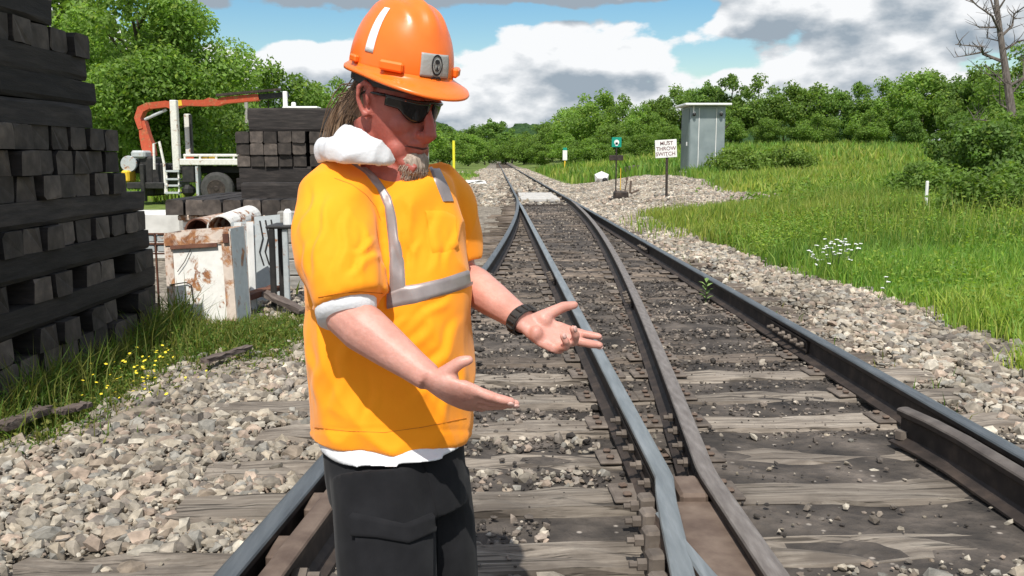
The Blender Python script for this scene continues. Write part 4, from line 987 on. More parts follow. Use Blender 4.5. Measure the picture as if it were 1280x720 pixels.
def trunk_mesh(name, seed, H, z0, C_, r0, nlimb=9):
    rr = random.Random(seed); mb = MB(); top = z0+(H-z0)*.72
    pts = [Vector((rr.uniform(-.03, .03)*i*r0*3, rr.uniform(-.03, .03)*i*r0*3, -.3+(top+.3)*i/6)) for i in range(7)]
    mb.tube(pts, [r0*(1.25 if i == 0 else 1-.13*i) for i in range(7)], 9)
    for c in list(C_)[:nlimb]:
        z = min(top*.95, max(z0*.55, c[2]-math.hypot(c[0], c[1])*.8)); k = min(5, int((z+.3)/(top+.3)*6)); s = pts[k].lerp(pts[k+1], .5); e = Vector(c); m_ = s.lerp(e, .5)+Vector((0, 0, .25))
        mb.tube([s, m_, e], [r0*.42, r0*.28, r0*.09], 6)
    return mesh_np(name, mb.v, mb.f, MT['bark'])
LIB = []
for i, (H, Rd, z0, nl, nleaf, sz, mt, lb) in enumerate([(9, 3.8, .1, 40, 9000, .20, 'leaf', .40), (9, 3.4, .1, 36, 8500, .20, 'leaf_dk', .42), (9, 4.4, .1, 46, 10000, .21, 'leaf', .36), (9, 3.2, .1, 36, 8000, .19, 'leaf_dk', .40), (9, 3.7, .1, 40, 9000, .20, 'leaf', .44)]):
    cm_, cc = crown_mesh('crown', 70+i, H, Rd, z0, nl, nleaf, sz, MT[mt], .85, lb); LIB.append((cm_, trunk_mesh('trunk', 70+i, H, z0+.6, cc, .17), H))
cc = None
def conifer():
    r = np.random.RandomState(91); n = 5000; z = r.rand(n)**.8*8.6+.4; rad = (9-z)/9*1.7*r.rand(n)**.4; a = r.rand(n)*6.28
    pos = np.stack([rad*np.cos(a), rad*np.sin(a), z-rad*.25+.25*np.sin(a*5+z*3)], -1); nn = r.randn(n, 3)+np.array([0, 0, .6]); nn /= np.linalg.norm(nn, axis=1)[:, None]; a_ = np.cross(nn, r.randn(n, 3)); a_ /= np.linalg.norm(a_, axis=1)[:, None]; b_ = np.cross(nn, a_); s = .2
    V = np.stack([pos-a_*s, pos+b_*s*.4, pos+a_*s, pos-b_*s*.4], 1).reshape(-1, 3)
    m_ = mesh_np('crown', V, np.arange(n*4).reshape(-1, 4), MT['leaf_dk'], attr=np.repeat(np.ones((n, 3))*r.uniform(.5, 1.0, (n, 1)), 4, 0))
    mb = MB().tube([(0, 0, -.3), (0, 0, 8.5)], [.18, .03], 8); return m_, mesh_np('trunk', mb.v, mb.f, MT['bark']), 9
LIB.append(conifer())
trng = random.Random(5)
def tree(px, ytop, d, k, label, wide=1.0, group=None, name='tree'):
    p = P(px, 200, d); gz = float(ground_z(p.x, p.y)); zt = P(px, ytop, d).z; s = (zt-gz)/LIB[k][2]
    t = thing(name, label, 'tree', (p.x, p.y, gz), group, trng.uniform(0, 6.28)); t.scale = (s*wide, s*wide, s)
    link('trunk', LIB[k][1], t); link('crown', LIB[k][0], t); return t
# the big tree on the left
bp = P(185, 200, 37); gz = float(ground_z(bp.x, bp.y))
t = thing('tree', 'big leafy tree towering behind the crane truck on the left', 'tree', (bp.x, bp.y, gz))
cm_, cc = crown_mesh('crown', 88, 9.4, 3.9, .9, 60, 46000, .105, MT['leaf'], .85, .34); link('crown', cm_, t); link('trunk', trunk_mesh('trunk', 88, 9.4, 1.8, cc, .22, 14), t)
t = tree(92, -60, 44, 2, 'tall tree rising behind the top of the tie stack', 1.0)
tree(20, -40, 48, 0, 'leafy tree hidden mostly behind the tall tie stack', 1.2)
tree(262, 95, 46, 4, 'small bright tree behind the crane boom', 1.0)
tree(338, 78, 58, 2, 'round tree just right of the pale pole', .9)
tree(300, 100, 66, 0, 'dense tree behind the pale pole and boom tip', 1.3)
tree(388, 100, 64, 4, 'lighter green tree above the yard tie stack', .9)
tree(425, 104, 70, 0, 'tree with thin top showing left of the hard hat', .8)
tree(225, 120, 62, 1, 'dark bushy tree seen under the crane boom', 1.5)
tree(150, 70, 66, 2, 'broad tree closing the gap left of the crane', 1.4)
tree(370, 128, 80, 3, 'dark low tree behind the yard stack', 1.6)
tree(455, 120, 85, 2, 'low tree hidden behind the worker\'s head', 1.5)
tree(300, 130, 78, 3, 'dark low tree behind the flatbed deck', 1.5)
tree(512, 140, 100, 4, 'low tree behind the worker\'s chin', 1.5)
# centre
for (px, yt, d, k, wd, lb) in [
    (562, 168, 120, 0, 1.5, 'bright bushy tree behind the yellow marker post'), (585, 164, 150, 4, 1.3, 'low bright tree just left of the far track'), (606, 172, 175, 2, 1.4, 'low tree where the far track disappears'),
    (548, 152, 190, 1, 1.5, 'dark tree peeking past the worker\'s chest'), (590, 154, 240, 1, 1.4, 'distant dark tree below the left hill'),
    (612, 146, 225, 1, 1.1, 'taller of two darker trees above the far track'), (628, 152, 228, 3, 1.2, 'shorter dark pointed tree above the far track'),
    (640, 160, 215, 1, 1.6, 'dark low tree right of the pointed conifers'), (632, 178, 180, 0, 1.7, 'low bushy tree closing the end of the track'), (655, 166, 170, 4, 1.6, 'bright low tree right of the far rails'),
    (672, 158, 160, 0, 1.4, 'rounded tree under the right hill'), (690, 152, 150, 2, 1.2, 'tree behind the small mile marker'),
    (716, 128, 135, 4, 1.0, 'tree at the left shoulder of the big central clump'), (745, 114, 118, 2, 1.05, 'tallest tree of the central clump behind the switch stand'), (778, 122, 112, 0, 1.0, 'tree behind the green switch target'),
    (762, 152, 92, 4, 1.1, 'low bright tree in front of the central clump'), (800, 130, 105, 2, 1.0, 'tree left of the warning sign'), (708, 168, 105, 0, 1.5, 'bushy low tree behind the mile marker'), (820, 118, 108, 4, 1.0, 'tree directly behind the warning sign'),
    (735, 172, 84, 2, 1.6, 'low bush-like tree left of the switch target'), (800, 165, 80, 4, 1.5, 'low round tree between stand and sign'), (680, 178, 120, 4, 1.9, 'low bright thicket tree beside the far rails')]:
    tree(px, yt, d, k, lb, wd, 'trees at the far end of the track')
# right hand tree line
for (px, yt, d, k, wd, lb) in [
    (850, 108, 110, 2, 1.0, 'tree rising just left of the grey cabinet'), (880, 98, 104, 1, 1.0, 'dark tree directly behind the cabinet roof'), (912, 94, 100, 3, 1.0, 'tree right behind the cabinet\'s right edge'),
    (945, 98, 98, 0, 1.0, 'first broad tree right of the cabinet'), (978, 104, 96, 2, 1.0, 'second broad tree right of the cabinet'), (1008, 102, 95, 4, 1.0, 'third broad tree right of the cabinet'),
    (1040, 106, 94, 1, 1.0, 'dark tree in the middle of the field\'s tree line'), (1068, 104, 92, 3, 1.0, 'narrow dark tree in the middle of the tree line'), (1098, 102, 90, 0, 1.0, 'tree left of the tallest one beyond the field'),
    (1150, 82, 86, 4, 1.05, 'tallest tree of the line beyond the field'), (1122, 98, 92, 2, .9, 'tree leaning against the tallest one'), (1192, 90, 84, 1, 1.0, 'dark tree between the tallest one and the bare tree'), (1228, 82, 80, 2, 1.0, 'tree behind the dead bare tree'), (1268, 62, 76, 0, 1.0, 'tree at the right edge behind the bare trunk'),
    (1310, 60, 74, 3, 1.1, 'dark tree beyond the right picture edge'),
    (905, 140, 88, 0, 1.3, 'low bushy tree beside the cabinet'), (960, 145, 86, 4, 1.3, 'low bushy tree at the field\'s left corner'), (1020, 142, 84, 2, 1.3, 'low bushy tree at the middle field edge'), (1085, 140, 82, 0, 1.3, 'low leafy tree below the tree line\'s dip'), (1135, 138, 78, 3, 1.3, 'dark low tree beneath the tallest tree'), (1200, 138, 74, 1, 1.2, 'dark low tree beside the bare branches'), (1255, 120, 70, 0, 1.1, 'leafy low tree behind the bush'),
    (870, 150, 92, 3, 1.3, 'dark low tree behind the cabinet\'s left side'), (835, 155, 94, 4, 1.3, 'bright low tree behind the sign plate')]:
    tree(px, yt, d, k, lb, wd, 'trees beyond the field')
# hills with woods
def hill(name, x0, x1, Y, prof, seed, depth):
    n = 160; m = 14; rr = np.random.RandomState(seed); X = np.linspace(x0, x1, n); V = []
    for j in range(m):
        f = j/(m-1); hh = np.interp(X, *prof)*math.sin(f*math.pi/2)**.8
        hh = hh+(rr.uniform(-1, 1, n)*.035+.05*np.sin(X*.21+j*1.7)*.5)*np.interp(X, *prof)*f
        V.append(np.stack([X+rr.uniform(-2, 2, n), np.full(n, Y+depth*f)+rr.uniform(-3, 3, n), hh], -1))
    for j in range(4): f = (j+1)/4; V.append(np.stack([X, np.full(n, Y+depth*(1+f)), np.interp(X, *prof)*(1-f)-1], -1))
    V = np.array(V); mm = len(V); id_ = np.arange(mm*n).reshape(mm, n); F = np.stack([id_[:-1, :-1], id_[:-1, 1:], id_[1:, 1:], id_[1:, :-1]], -1).reshape(-1, 4)
    o = link(name, mesh_np(name, V.reshape(-1, 3), F, MT['woods'], smoothed=False)); return tag(o, kind='structure')
t = NT('wooded_hillside'); co = t.coords('Object', rand=False); v = t.n('ShaderNodeTexVoronoi'); t.l(co, v.inputs['Vector']); v.inputs['Scale'].default_value = .16; nz = t.noise(co, .4, 5)
t.princ(t.mix(1.0, t.ramp(v.outputs['Distance'], [(0, (.050, .095, .030)), (1, (.02, .045, .018))]), t.ramp(nz, [(.3, .6), (.7, 1.3)]), 'MULTIPLY'), .95, 0, v.outputs['Distance'], 1.0, 3.0, .1); MT['woods'] = t.m
hill('hills', -420, 60, 620, ([-420, -200, -75, -40, -25, 10, 60], [50, 44, 33, 27, 19, 12, 4]), 4, 70)
hill('hills', -40, 420, 880, ([-40, 0, 22, 45, 65, 120, 420], [6, 26, 36, 36, 38, 36, 40]), 5, 80)

# ------------------------------------------------------------------ shrubs, dead tree, weeds
def shrub(name, label, c, Rd, H, leaves, sz, seed, mat='leaf', cat='bush', nl=26, stems=True):
    gz = float(ground_z(c[0], c[1])); t = thing(name, label, cat, (c[0], c[1], gz))
    cm_, cc = crown_mesh('foliage', seed, H, Rd, .05, nl, leaves, sz, MT[mat], .8, .40); link('foliage', cm_, t)
    if stems:
        mb = MB()
        for k, q in enumerate(cc[:10]): mb.tube([(q[0]*.12, q[1]*.12, -.1), (q[0]*.5, q[1]*.5, q[2]*.6), tuple(q)], [.025, .018, .006], 5)
        link('stem', mesh_np('stem', mb.v, mb.f, MT['bark']), t)
    return t
p = P(1232, 250, 20.5); shrub('bush', 'dense dark green bush below the dead bare tree', (p.x, p.y), 1.15, 2.0, 11000, .062, 201, 'leaf_dk')
p = P(1278, 225, 21.5); shrub('bush', 'bushy green shrub at the right edge beside the bare trunk', (p.x, p.y), 1.2, 2.4, 9000, .062, 202, 'leaf')
p = P(1235, 150, 24); shrub('vine', 'light green vine growth climbing around the bare tree', (p.x, p.y), 1.0, 3.3, 5000, .06, 203, 'leaf', 'vine')
p = P(1230, 295, 14.6); shrub('bush', 'low green bush in the field in front of the dark bush', (p.x+.4, p.y), 1.0, .75, 6500, .045, 204, 'leaf')
p = P(1130, 270, 17.5); shrub('bush', 'small leafy bush behind the short white post', (p.x+.9, p.y+1), .8, .8, 4500, .05, 205, 'leaf')
p = P(925, 212, 36); shrub('bush', 'scrubby olive bush right of the cabinet base', (p.x, p.y), 1.3, 1.0, 4000, .07, 206, 'weed')
p = P(985, 215, 38); shrub('bush', 'pale scrub beside the gravel pad in the field', (p.x, p.y), 1.1, 1.1, 3500, .07, 207, 'weed')
p = P(965, 205, 44); shrub('bush', 'low scrub growing behind the cabinet\'s right side', (p.x, p.y), 1.4, 1.0, 3000, .08, 208, 'leaf')
# bare tree
def bare(seed):
    rr = random.Random(seed); mb = MB()
    def branch(p, d, ln, r, lvl):
        pts = [Vector(p)]; dd = Vector(d).normalized(); n = 5; rad = [r]
        for i in range(n):
            dd = (dd+Vector((rr.uniform(-.16, .16), rr.uniform(-.16, .16), rr.uniform(-.08, .14)))).normalized(); pts.append(pts[-1]+dd*ln/n); rad.append(r*(1-.82*(i+1)/n))
        mb.tube(pts, rad, 8 if lvl < 2 else 5)
        if lvl < 3:
            for i in range(1, n+1):
                for _ in range(2 if lvl > 0 else 1):
                    if rr.random() < .72:
                        s = dd.cross(Vector((rr.uniform(-1, 1), rr.uniform(-1, 1), rr.uniform(-.3, .3)))).normalized(); branch(pts[i], dd*.45+s*.9+Vector((0, 0, .12)), ln*rr.uniform(.28, .5), rad[i]*.55+.004, lvl+1)
    return mb, branch
p = P(1268, 245, 22); gz = float(ground_z(p.x, p.y)); base = Vector((p.x, p.y, gz)); t = thing('dead_tree', 'bare dead tree with crooked branches standing in the bush', 'tree', base)
mb = MB(); D_ = 22.0; q = lambda x, y, dd=0: P(x, y, D_)+Vector((0, dd, 0))
mb.tube([base-Vector((0, 0, .2)), q(1272, 190), q(1266, 150), q(1258, 95), q(1250, 40), q(1244, -10), q(1240, -70)], [.17, .125, .105, .085, .066, .05, .02], 10); mb.build('trunk', [MT['deadwood']], t)
for k, (pts, r0) in enumerate([([(1256, 78), (1235, 66), (1212, 62), (1184, 58)], .055), ([(1228, 65), (1205, 70), (1182, 74)], .03), ([(1250, 40), (1232, 22), (1215, 10), (1197, 2)], .045), ([(1247, 34), (1228, 34), (1209, 35)], .03),
        ([(1252, 45), (1266, 32), (1280, 14), (1290, -5)], .05), ([(1256, 62), (1272, 52), (1295, 46)], .045), ([(1264, 112), (1246, 96), (1232, 80)], .04), ([(1270, 160), (1240, 152), (1210, 148)], .045), ([(1260, 108), (1290, 90)], .05),
        ([(1248, 30), (1237, 0), (1228, -30)], .04), ([(1262, 120), (1275, 100), (1284, 70)], .035), ([(1266, 140), (1250, 130), (1238, 105), (1236, 80)], .03), ([(1246, 15), (1256, -10), (1262, -40)], .035), ([(1252, 52), (1240, 46), (1236, 20), (1240, 5)], .022)]):
    rr = random.Random(k+40); m2 = MB(); P3 = [q(a_, b_, rr.uniform(-.3, .3)*i) for i, (a_, b_) in enumerate(pts)]; n_ = len(P3)
    m2.tube(P3, [r0*.8*(1-.8*i/(n_-1)) for i in range(n_)], 6)
    for i in range(1, n_):
        for _ in range(6):
            s = P3[i-1].lerp(P3[i], rr.random()); e = s+Vector((rr.uniform(-.3, .3), rr.uniform(-.3, .3), rr.uniform(-.05, .4))); m2.tube([s, s.lerp(e, .5)+Vector((rr.uniform(-.05, .05), 0, 0)), e], [r0*.25, r0*.18, .003], 4)
    m2.build('branch', [MT['deadwood']], t)
# weeds: mixed leaves and stalks
WP = [(1, 1, 1), (.8, .95, .8), (1.3, 1.1, 1.0), (1.75, 1.15, 1.4), (.65, .85, .7), (1.5, .95, 1.3), (1.15, .85, 1.0)]
x, y, r = scatter(-3.0, -1.2, 3.6, 8.4, 2600, 71); g = grass_mask(x, y); k = (r.rand(len(x)) < g) & ~((y > 7.45) & (y < 7.9) & (x > -3) & (x < -2.2)); x, y = x[k], y[k]
hb = .075+.26*np.exp(-((x+2.58)/.13)**2)*(.6+.6*np.clip(sn(x*3, y*4, 61)+.4, 0, 1))+.08*np.exp(-((x+2.28)/.5)**2-((y-6.9)/.5)**2)
blades('verge_weeds', x, y, ground_z(x, y)-.005, hb*r.uniform(.5, 1.5, len(x)), r.uniform(.002, .0055, len(x)), 72, MT['weed'], WP, .8)
def leafy(name, x, y, z0, z1, sz, per, seed, mat, pal=WP):
    r = np.random.RandomState(seed); n = len(x)*per; X = np.repeat(x, per)+r.randn(n)*.022; Y = np.repeat(y, per)+r.randn(n)*.022; Z = np.repeat(z0, per)+np.repeat(z1, per)*r.rand(n)
    pos = np.stack([X, Y, Z], -1); nn = r.randn(n, 3)*.7+np.array([0, 0, .9]); nn /= np.linalg.norm(nn, axis=1)[:, None]; a = np.cross(nn, r.randn(n, 3)); a /= np.linalg.norm(a, axis=1)[:, None]; b = np.cross(nn, a); s = sz*r.uniform(.6, 1.4, n)[:, None]
    V = np.stack([pos-a*s, pos+b*s*.45, pos+a*s, pos-b*s*.45], 1).reshape(-1, 3); pal = np.array(pal); c = pal[r.randint(0, len(pal), n)]*r.uniform(.7, 1.25, (n, 1))
    return tag(link(name, mesh_np(name, V, np.arange(n*4).reshape(-1, 4), mat, attr=np.repeat(c, 4, 0))), kind='stuff')
k = r.rand(len(x)) < .33; leafy('verge_weeds', x[k], y[k], ground_z(x[k], y[k]), hb[k]*.9, .013, 7, 73, MT['weed'])
# scruffy seed stalks in the weeds and the meadow
xx, yy, r = scatter(-2.75, -1.3, 4.3, 8, 170, 95); g = grass_mask(xx, yy); k = (r.rand(len(xx)) < g) & ~((yy > 7.4) & (yy < 8) & (xx > -3) & (xx < -2.1)); blades('verge_weeds', xx[k], yy[k], ground_z(xx[k], yy[k]), r.uniform(.12, .34, k.sum())*np.exp(-((xx[k]+2.5)/.55)**2)+.06, r.uniform(.002, .004, k.sum()), 96, MT['weed'], [(1.7, 1.15, 1.4), (1.4, .95, 1.3), (1, 1, .9), (1.9, 1.3, 2.0)], .45)
xx, yy, r = scatter(3.4, 9, 5, 20, 60, 97); g = grass_mask(xx, yy); k = r.rand(len(xx)) < g*np.clip(.3+sn(xx*.8, yy*.8, 98), 0, 1); blades('field_grass', xx[k], yy[k], ground_z(xx[k], yy[k]), r.uniform(.3, .62, k.sum()), r.uniform(.003, .007, k.sum()), 99, MT['grass'], [(1.5, 1.2, 1.5), (1.2, 1.1, .9), (1, 1, .9), (1.6, 1.25, 1.9)], .4)
# leafy undergrowth in the field, close to the gravel edge
xx, yy, r = scatter(3.4, 8.0, 5, 17, 120, 74); g = grass_mask(xx, yy); k = (r.rand(len(xx)) < g*np.clip(.35+.8*sn(xx*1.3, yy*1.3, 41), 0, 1)); leafy('field_weeds', xx[k], yy[k], ground_z(xx[k], yy[k]), r.uniform(.10, .42, k.sum()), .024, 16, 75, MT['grass'], [(.75, .88, .8), (1.0, 1.05, .8), (.6, .78, .7), (1.2, 1.1, .9)])
xx, yy, r = scatter(5.5, 16, 14, 26, 22, 76); k = (r.rand(len(xx)) < np.clip(.25+.8*sn(xx*.9, yy*.9, 42), 0, 1)); leafy('field_weeds', xx[k], yy[k], ground_z(xx[k], yy[k]), r.uniform(.15, .45, k.sum()), .045, 12, 77, MT['grass'], [(.7, .85, .8), (.9, 1, .8)])
def flowers(name, pts, rad, mat, seed):
    r = np.random.RandomState(seed); mb = MB()
    for p in pts:
        n = Vector((r.uniform(-.5, .5), r.uniform(-.7, .2), 1)).normalized(); a = n.cross(Vector((1, 0, 0))).normalized(); b = n.cross(a); s = rad*r.uniform(.7, 1.2)
        mb.add([Vector(p)+n*s*.3]+[Vector(p)+a*s*math.cos(q_)*(1 if i % 2 else .7)+b*s*math.sin(q_)*(1 if i % 2 else .7) for i, q_ in enumerate(np.linspace(0, 2*math.pi, 11)[:-1])], [(0, 1+i, 1+(i+1) % 10) for i in range(10)])
    return tag(mb.build(name, [mat], origin=pts[0]), kind='stuff')
MT['petal_y'] = simple('yellow_petals', [(0, (.75, .55, .02)), (1, (.85, .70, .05))], 30, .6); MT['petal_w'] = simple('white_petals', [(0, (.75, .76, .72)), (1, (.85, .86, .82))], 30, .6)
r = np.random.RandomState(81); fp = []
for _ in range(70):
    p = G(r.normal(165, 36), r.normal(462, 16), .06); p.z = float(ground_z(p.x, p.y))+r.uniform(.08, .2); fp.append(p)
for _ in range(10):
    p = G(r.normal(205, 12), r.normal(448, 4), .06); p.z = float(ground_z(p.x, p.y))+r.uniform(.1, .2); fp.append(p)
flowers('yellow_flowers', fp, .011, MT['petal_y'], 82)
def flower_plant(label, c, n, H, rad, spread, seed):
    gz = float(ground_z(c.x, c.y)); t = thing('flowering_weed', label, 'wildflower', (c.x, c.y, gz)); r = np.random.RandomState(seed); mb = MB(); heads = []
    for k in range(n):
        a = r.rand()*6.28; s = spread*r.rand()**.5; e = Vector((c.x+s*math.cos(a), c.y+s*math.sin(a), gz+H*r.uniform(.5, 1.12)*(1-.3*s/spread))); mb.tube([(c.x+s*.2*math.cos(a), c.y+s*.2*math.sin(a), gz), e], .003, 4); heads.append(e)
    mb.build('stem', [MT['weed_stem']], t)
    for e in heads:
        hb_ = MB()
        for _ in range(4):
            o_ = e+Vector((r.uniform(-1, 1)*rad*.7, r.uniform(-1, 1)*rad, r.uniform(-.3, .3)*rad)); hb_.ell(o_, (rad*.7, rad*.7, rad*.3), n=6, m=4)
        hb_.build('flower_head', [MT['petal_w']], t)
    return t
MT['weed_stem'] = simple('weed_stems', [(0, (.05, .09, .02)), (1, (.09, .14, .03))], 20, .8)
flower_plant('clump of white flowers at the edge of the field grass', P(1045, 330, 10.4), 46, .50, .019, .32, 83)
flower_plant('single small white flower head nearer in the field grass', P(1107, 345, 8.6), 3, .42, .016, .05, 84)
p = P(893, 362, 8.6); t = thing('leafy_weed', 'small leafy green weed sprouting beside the right rail', 'weed', (XR-.13, p.y, -.02)); r = np.random.RandomState(5); mb = MB(); m2 = MB()
mb.tube([(XR-.13, p.y, -.02), (XR-.125, p.y, .16)], .004, 5)
for k in range(12):
    a = k*2.4; z = .02+.015*k; d = Vector((math.cos(a), math.sin(a), .5)).normalized(); s = Vector((XR-.128, p.y, z)); e = s+d*.085; sd = d.cross(Vector((0, 0, 1))).normalized()*.022; m2.add([s, s.lerp(e, .5)+sd+Vector((0, 0, .012)), e, s.lerp(e, .5)-sd+Vector((0, 0, .012))], [(0, 1, 2, 3)])
mb.build('stem', [MT['weed_stem']], t); MT['weed_leaf'] = simple('soft_leaf', [(0, (.12, .2, .05)), (1, (.2, .3, .09))], 20, .7); m2.build('leaf_blades', [MT['weed_leaf']], t)
# a few tall grass stalks by the right rail and ties
rr = random.Random(6); xs_, ys_ = [], []
for (px, py) in ((415, 420), (408, 428)): pass
x, y, r = scatter(2.28, 3.0, 4, 16, 16, 91); blades('verge_grass', x, y, ground_z(x, y), r.uniform(.04, .14, len(x)), r.uniform(.002, .004, len(x)), 92, MT['weed'], WP, .9)
x, y, r = scatter(2.6, 6.4, 15, 20, 150, 93); k = np.exp(-((x-3.6)/1.0)**2-((y-17.3)/1.6)**2) > r.rand(len(x)); blades('verge_grass', x[k], y[k], ground_z(x[k], y[k]), r.uniform(.08, .3, k.sum()), r.uniform(.006, .012, k.sum()), 94, MT['grass'], GP, .7)
# ------------------------------------------------------------------ the worker
def remesh(mb, vox, smooth_it=6, fac=.5, name='tmp'):
    me = mesh_np(name, mb.v, mb.f, []); o = bpy.data.objects.new(name, me); COL.objects.link(o)
    m = o.modifiers.new('r', 'REMESH'); m.mode = 'VOXEL'; m.voxel_size = vox
    if smooth_it: s = o.modifiers.new('s', 'SMOOTH'); s.iterations = smooth_it; s.factor = fac
    dg = bpy.context.evaluated_depsgraph_get(); e = o.evaluated_get(dg); em = e.to_mesh()
    n = len(em.vertices); V = np.empty(n*3, np.float32); em.vertices.foreach_get('co', V); N = np.empty(n*3, np.float32); em.vertices.foreach_get('normal', N)
    F = [tuple(p.vertices) for p in em.polygons]; e.to_mesh_clear(); bpy.data.objects.remove(o); bpy.data.meshes.remove(me)
    return V.reshape(-1, 3).astype(float), N.reshape(-1, 3).astype(float), F
fh = Vector((_fw.x, _fw.y, 0)).normalized()
PX0 = P(500, 700, 1.95); base = Vector((PX0.x, PX0.y, -.03))
man = thing('person', 'worker in orange safety shirt and hard hat, looking down with open hands', 'person', base)
def vring(y, l, r, dc, hd, n=28, e=2.3, sc=1.0, tilt=0.0):
    c = P((l+r)/2, y, dc); hw = (r-l)/2/FPX*dc*sc; out = []
    for j in range(n):
        a = 2*math.pi*j/n; ca, sa = math.cos(a), math.sin(a); k = (abs(ca)**e+abs(sa)**e)**(-1/e)
        out.append(c+_rt*(hw*k*ca)+fh*(hd*sc*k*sa)+Vector((0, 0, tilt*k*ca+0*sa)))
    return out
def addm(V, N, F, name, mats, parent=man, sm=True, attr=None):
    off = WL[parent.name]; o = link(name, mesh_np(name, V-np.array(off), F, mats, None, sm, attr), parent); WL[o.name] = off.copy(); return o

# --- skin
NAILS = []
def hand(mb, wr, D, N, Wd, sc, curls, spread, thumb, tl=1.0):
    D = D.normalized(); N = (N-D*N.dot(D)).normalized(); W = D.cross(N)
    if W.dot(Wd) < 0: W = -W
    pl = .098*sc
    rings = []
    for u, hw, th in ((-.16, .026, .019), (.0, .027, .019), (.22, .035, .019), (.5, .042, .018), (.8, .044, .016), (1.0, .042, .013), (1.07, .037, .009)):
        c = wr+D*(pl*u)-N*(.004*sc*math.sin(max(0, u)*3.0)); rings.append([c+W*(hw*sc*math.cos(a))+N*(th*sc*math.sin(a)*(1.0 if math.sin(a) < 0 else .8)) for a in np.linspace(0, 2*math.pi, 17)[:-1]])
    mb.loft(rings)
    # heel and thumb pads
    mb.ell(wr+D*pl*.36-W*.020*sc+N*.008*sc, (.019*sc, .019*sc, .022*sc)); mb.ell(wr+D*pl*.34+W*.022*sc+N*.006*sc, (.016*sc, .016*sc, .020*sc))
    for i, (o_, ln, r_) in enumerate(((-.031, .078, .0103), (-.0105, .086, .0107), (.0105, .080, .0102), (.030, .062, .0090))):
        p = wr+D*(pl*(.93 if i in (1, 2) else .89))+W*o_*sc; dirn = (D+W*spread[i]).normalized(); ax_ = dirn.cross(N); pts = [p-dirn*.02*sc, p]; rd = [r_*1.12*sc, r_*1.12*sc]; ang = 0
        for j, f_ in enumerate((.46, .30, .24)):
            ang += curls[i][j]; dd = dirn*math.cos(ang)+N*math.sin(ang); pts.append(p+dd*(ln*f_*sc*.5)); rd.append(r_*sc*(1.0, .93, .88)[j]); p = p+dd*(ln*f_*sc); pts.append(p); rd.append(r_*sc*(1.07, .98, .80)[j])
        mb.tube(pts, rd, 10, round_ends=True); nd = N*math.cos(ang)-dirn*math.sin(ang); NAILS.append((p-nd*r_*sc*.62-dd*.001, dd, nd, r_*sc))
    p = wr+D*pl*.22-W*.020*sc+N*.004*sc; td = (D*thumb[0]-W*thumb[1]+N*thumb[2]).normalized(); td2 = (D*(thumb[0]+thumb[3])-W*(thumb[1]-thumb[3]*.4)+N*thumb[2]).normalized()
    mb.tube([p, p+td*.042*sc*tl, p+td*.066*sc*tl+td2*.003*sc, p+td*.066*sc*tl+td2*.028*sc*tl], [.0175*sc, .0140*sc, .0128*sc, .0100*sc], 10, round_ends=True)
    return D, N, W
sk = MB()
# arms
rS, rE, rW = P(420, 232, 1.90), P(433, 394, 1.765), P(537, 473, 1.685)
lS, lE, lW = P(548, 235, 2.08), P(574, 345, 2.12), P(657, 403, 1.97)
f1 = lambda a, b, t_: a.lerp(b, t_)
sk.tube([rS, f1(rS, rE, .5), f1(rS, rE, .92)], [.046, .046, .044], 14, round_ends=True)
sk.tube([f1(rS, rE, .85), rE+Vector((.004, 0, -.002)), f1(rE, rW, .22), f1(rE, rW, .5), f1(rE, rW, .8), f1(rE, rW, 1.0)], [.044, .047, .0485, .041, .0315, .027], 16)
sk.tube([lS, f1(lS, lE, .5), f1(lS, lE, .95)], [.046, .045, .043], 14, round_ends=True)
sk.tube([f1(lS, lE, .85), lE, f1(lE, lW, .25), f1(lE, lW, .55), f1(lE, lW, .85), lW], [.042, .045, .047, .040, .031, .0275], 16)
rD, rN, rWd = hand(sk, rW, _rt*.92-_up*.42-_fw*.10, _up*.72+_fw*.62+_rt*.25, -_up, .97,
                   [(.05, .10, .12), (.16, .20, .15), (.25, .28, .2), (.35, .35, .25)], (-.04, .0, .02, .04), (.50, .75, .62, .55), .68)
lD, lN, lWd = hand(sk, lW, _rt*.88-_up*.40-_fw*.10, _up*.62-_fw*.72+_rt*.12, -_up, .98,
                   [(.10, .14, .12), (.22, .18, .14), (.75, .95, .55), (.85, 1.0, .6)], (-.10, .06, .10, .16), (.60, .82, .20, .35))
# head in its own frame: faces -Y, z up, origin between the ears
HR = Matrix.Rotation(R(49), 3, 'Z') @ Matrix.Rotation(R(20), 3, 'X') @ Matrix.Rotation(R(2), 3, 'Y')
HC = P(496, 127, 1.92)
H_ = lambda x, y, z: HC+HR@Vector((x, y, z))
rings = []
for z, w_, f_, b_ in ((-.128, .022, -.088, -.045), (-.118, .040, -.100, -.015), (-.098, .050, -.101, .02), (-.075, .057, -.099, .05), (-.05, .064, -.097, .07), (-.02, .071, -.094, .088), (.0, .074, -.090, .095), (.02, .075, -.093, .099), (.045, .076, -.094, .102), (.075, .073, -.088, .099), (.10, .062, -.07, .083), (.118, .04, -.042, .054), (.125, .015, -.01, .02)):
    cy, hy = (f_+b_)/2, (b_-f_)/2; rings.append([H_(w_*math.cos(a)*(1-.18*max(0, -math.sin(a))**3), cy+hy*math.sin(a), z) for a in np.linspace(0, 2*math.pi, 33)[:-1]])
sk.loft(rings)
sk.tube([H_(0, -.089, .018), H_(0, -.100, 0), H_(0, -.112, -.018), H_(0, -.121, -.034), H_(0, -.112, -.044)], [.009, .0105, .0125, .0150, .0125], 10, round_ends=True)
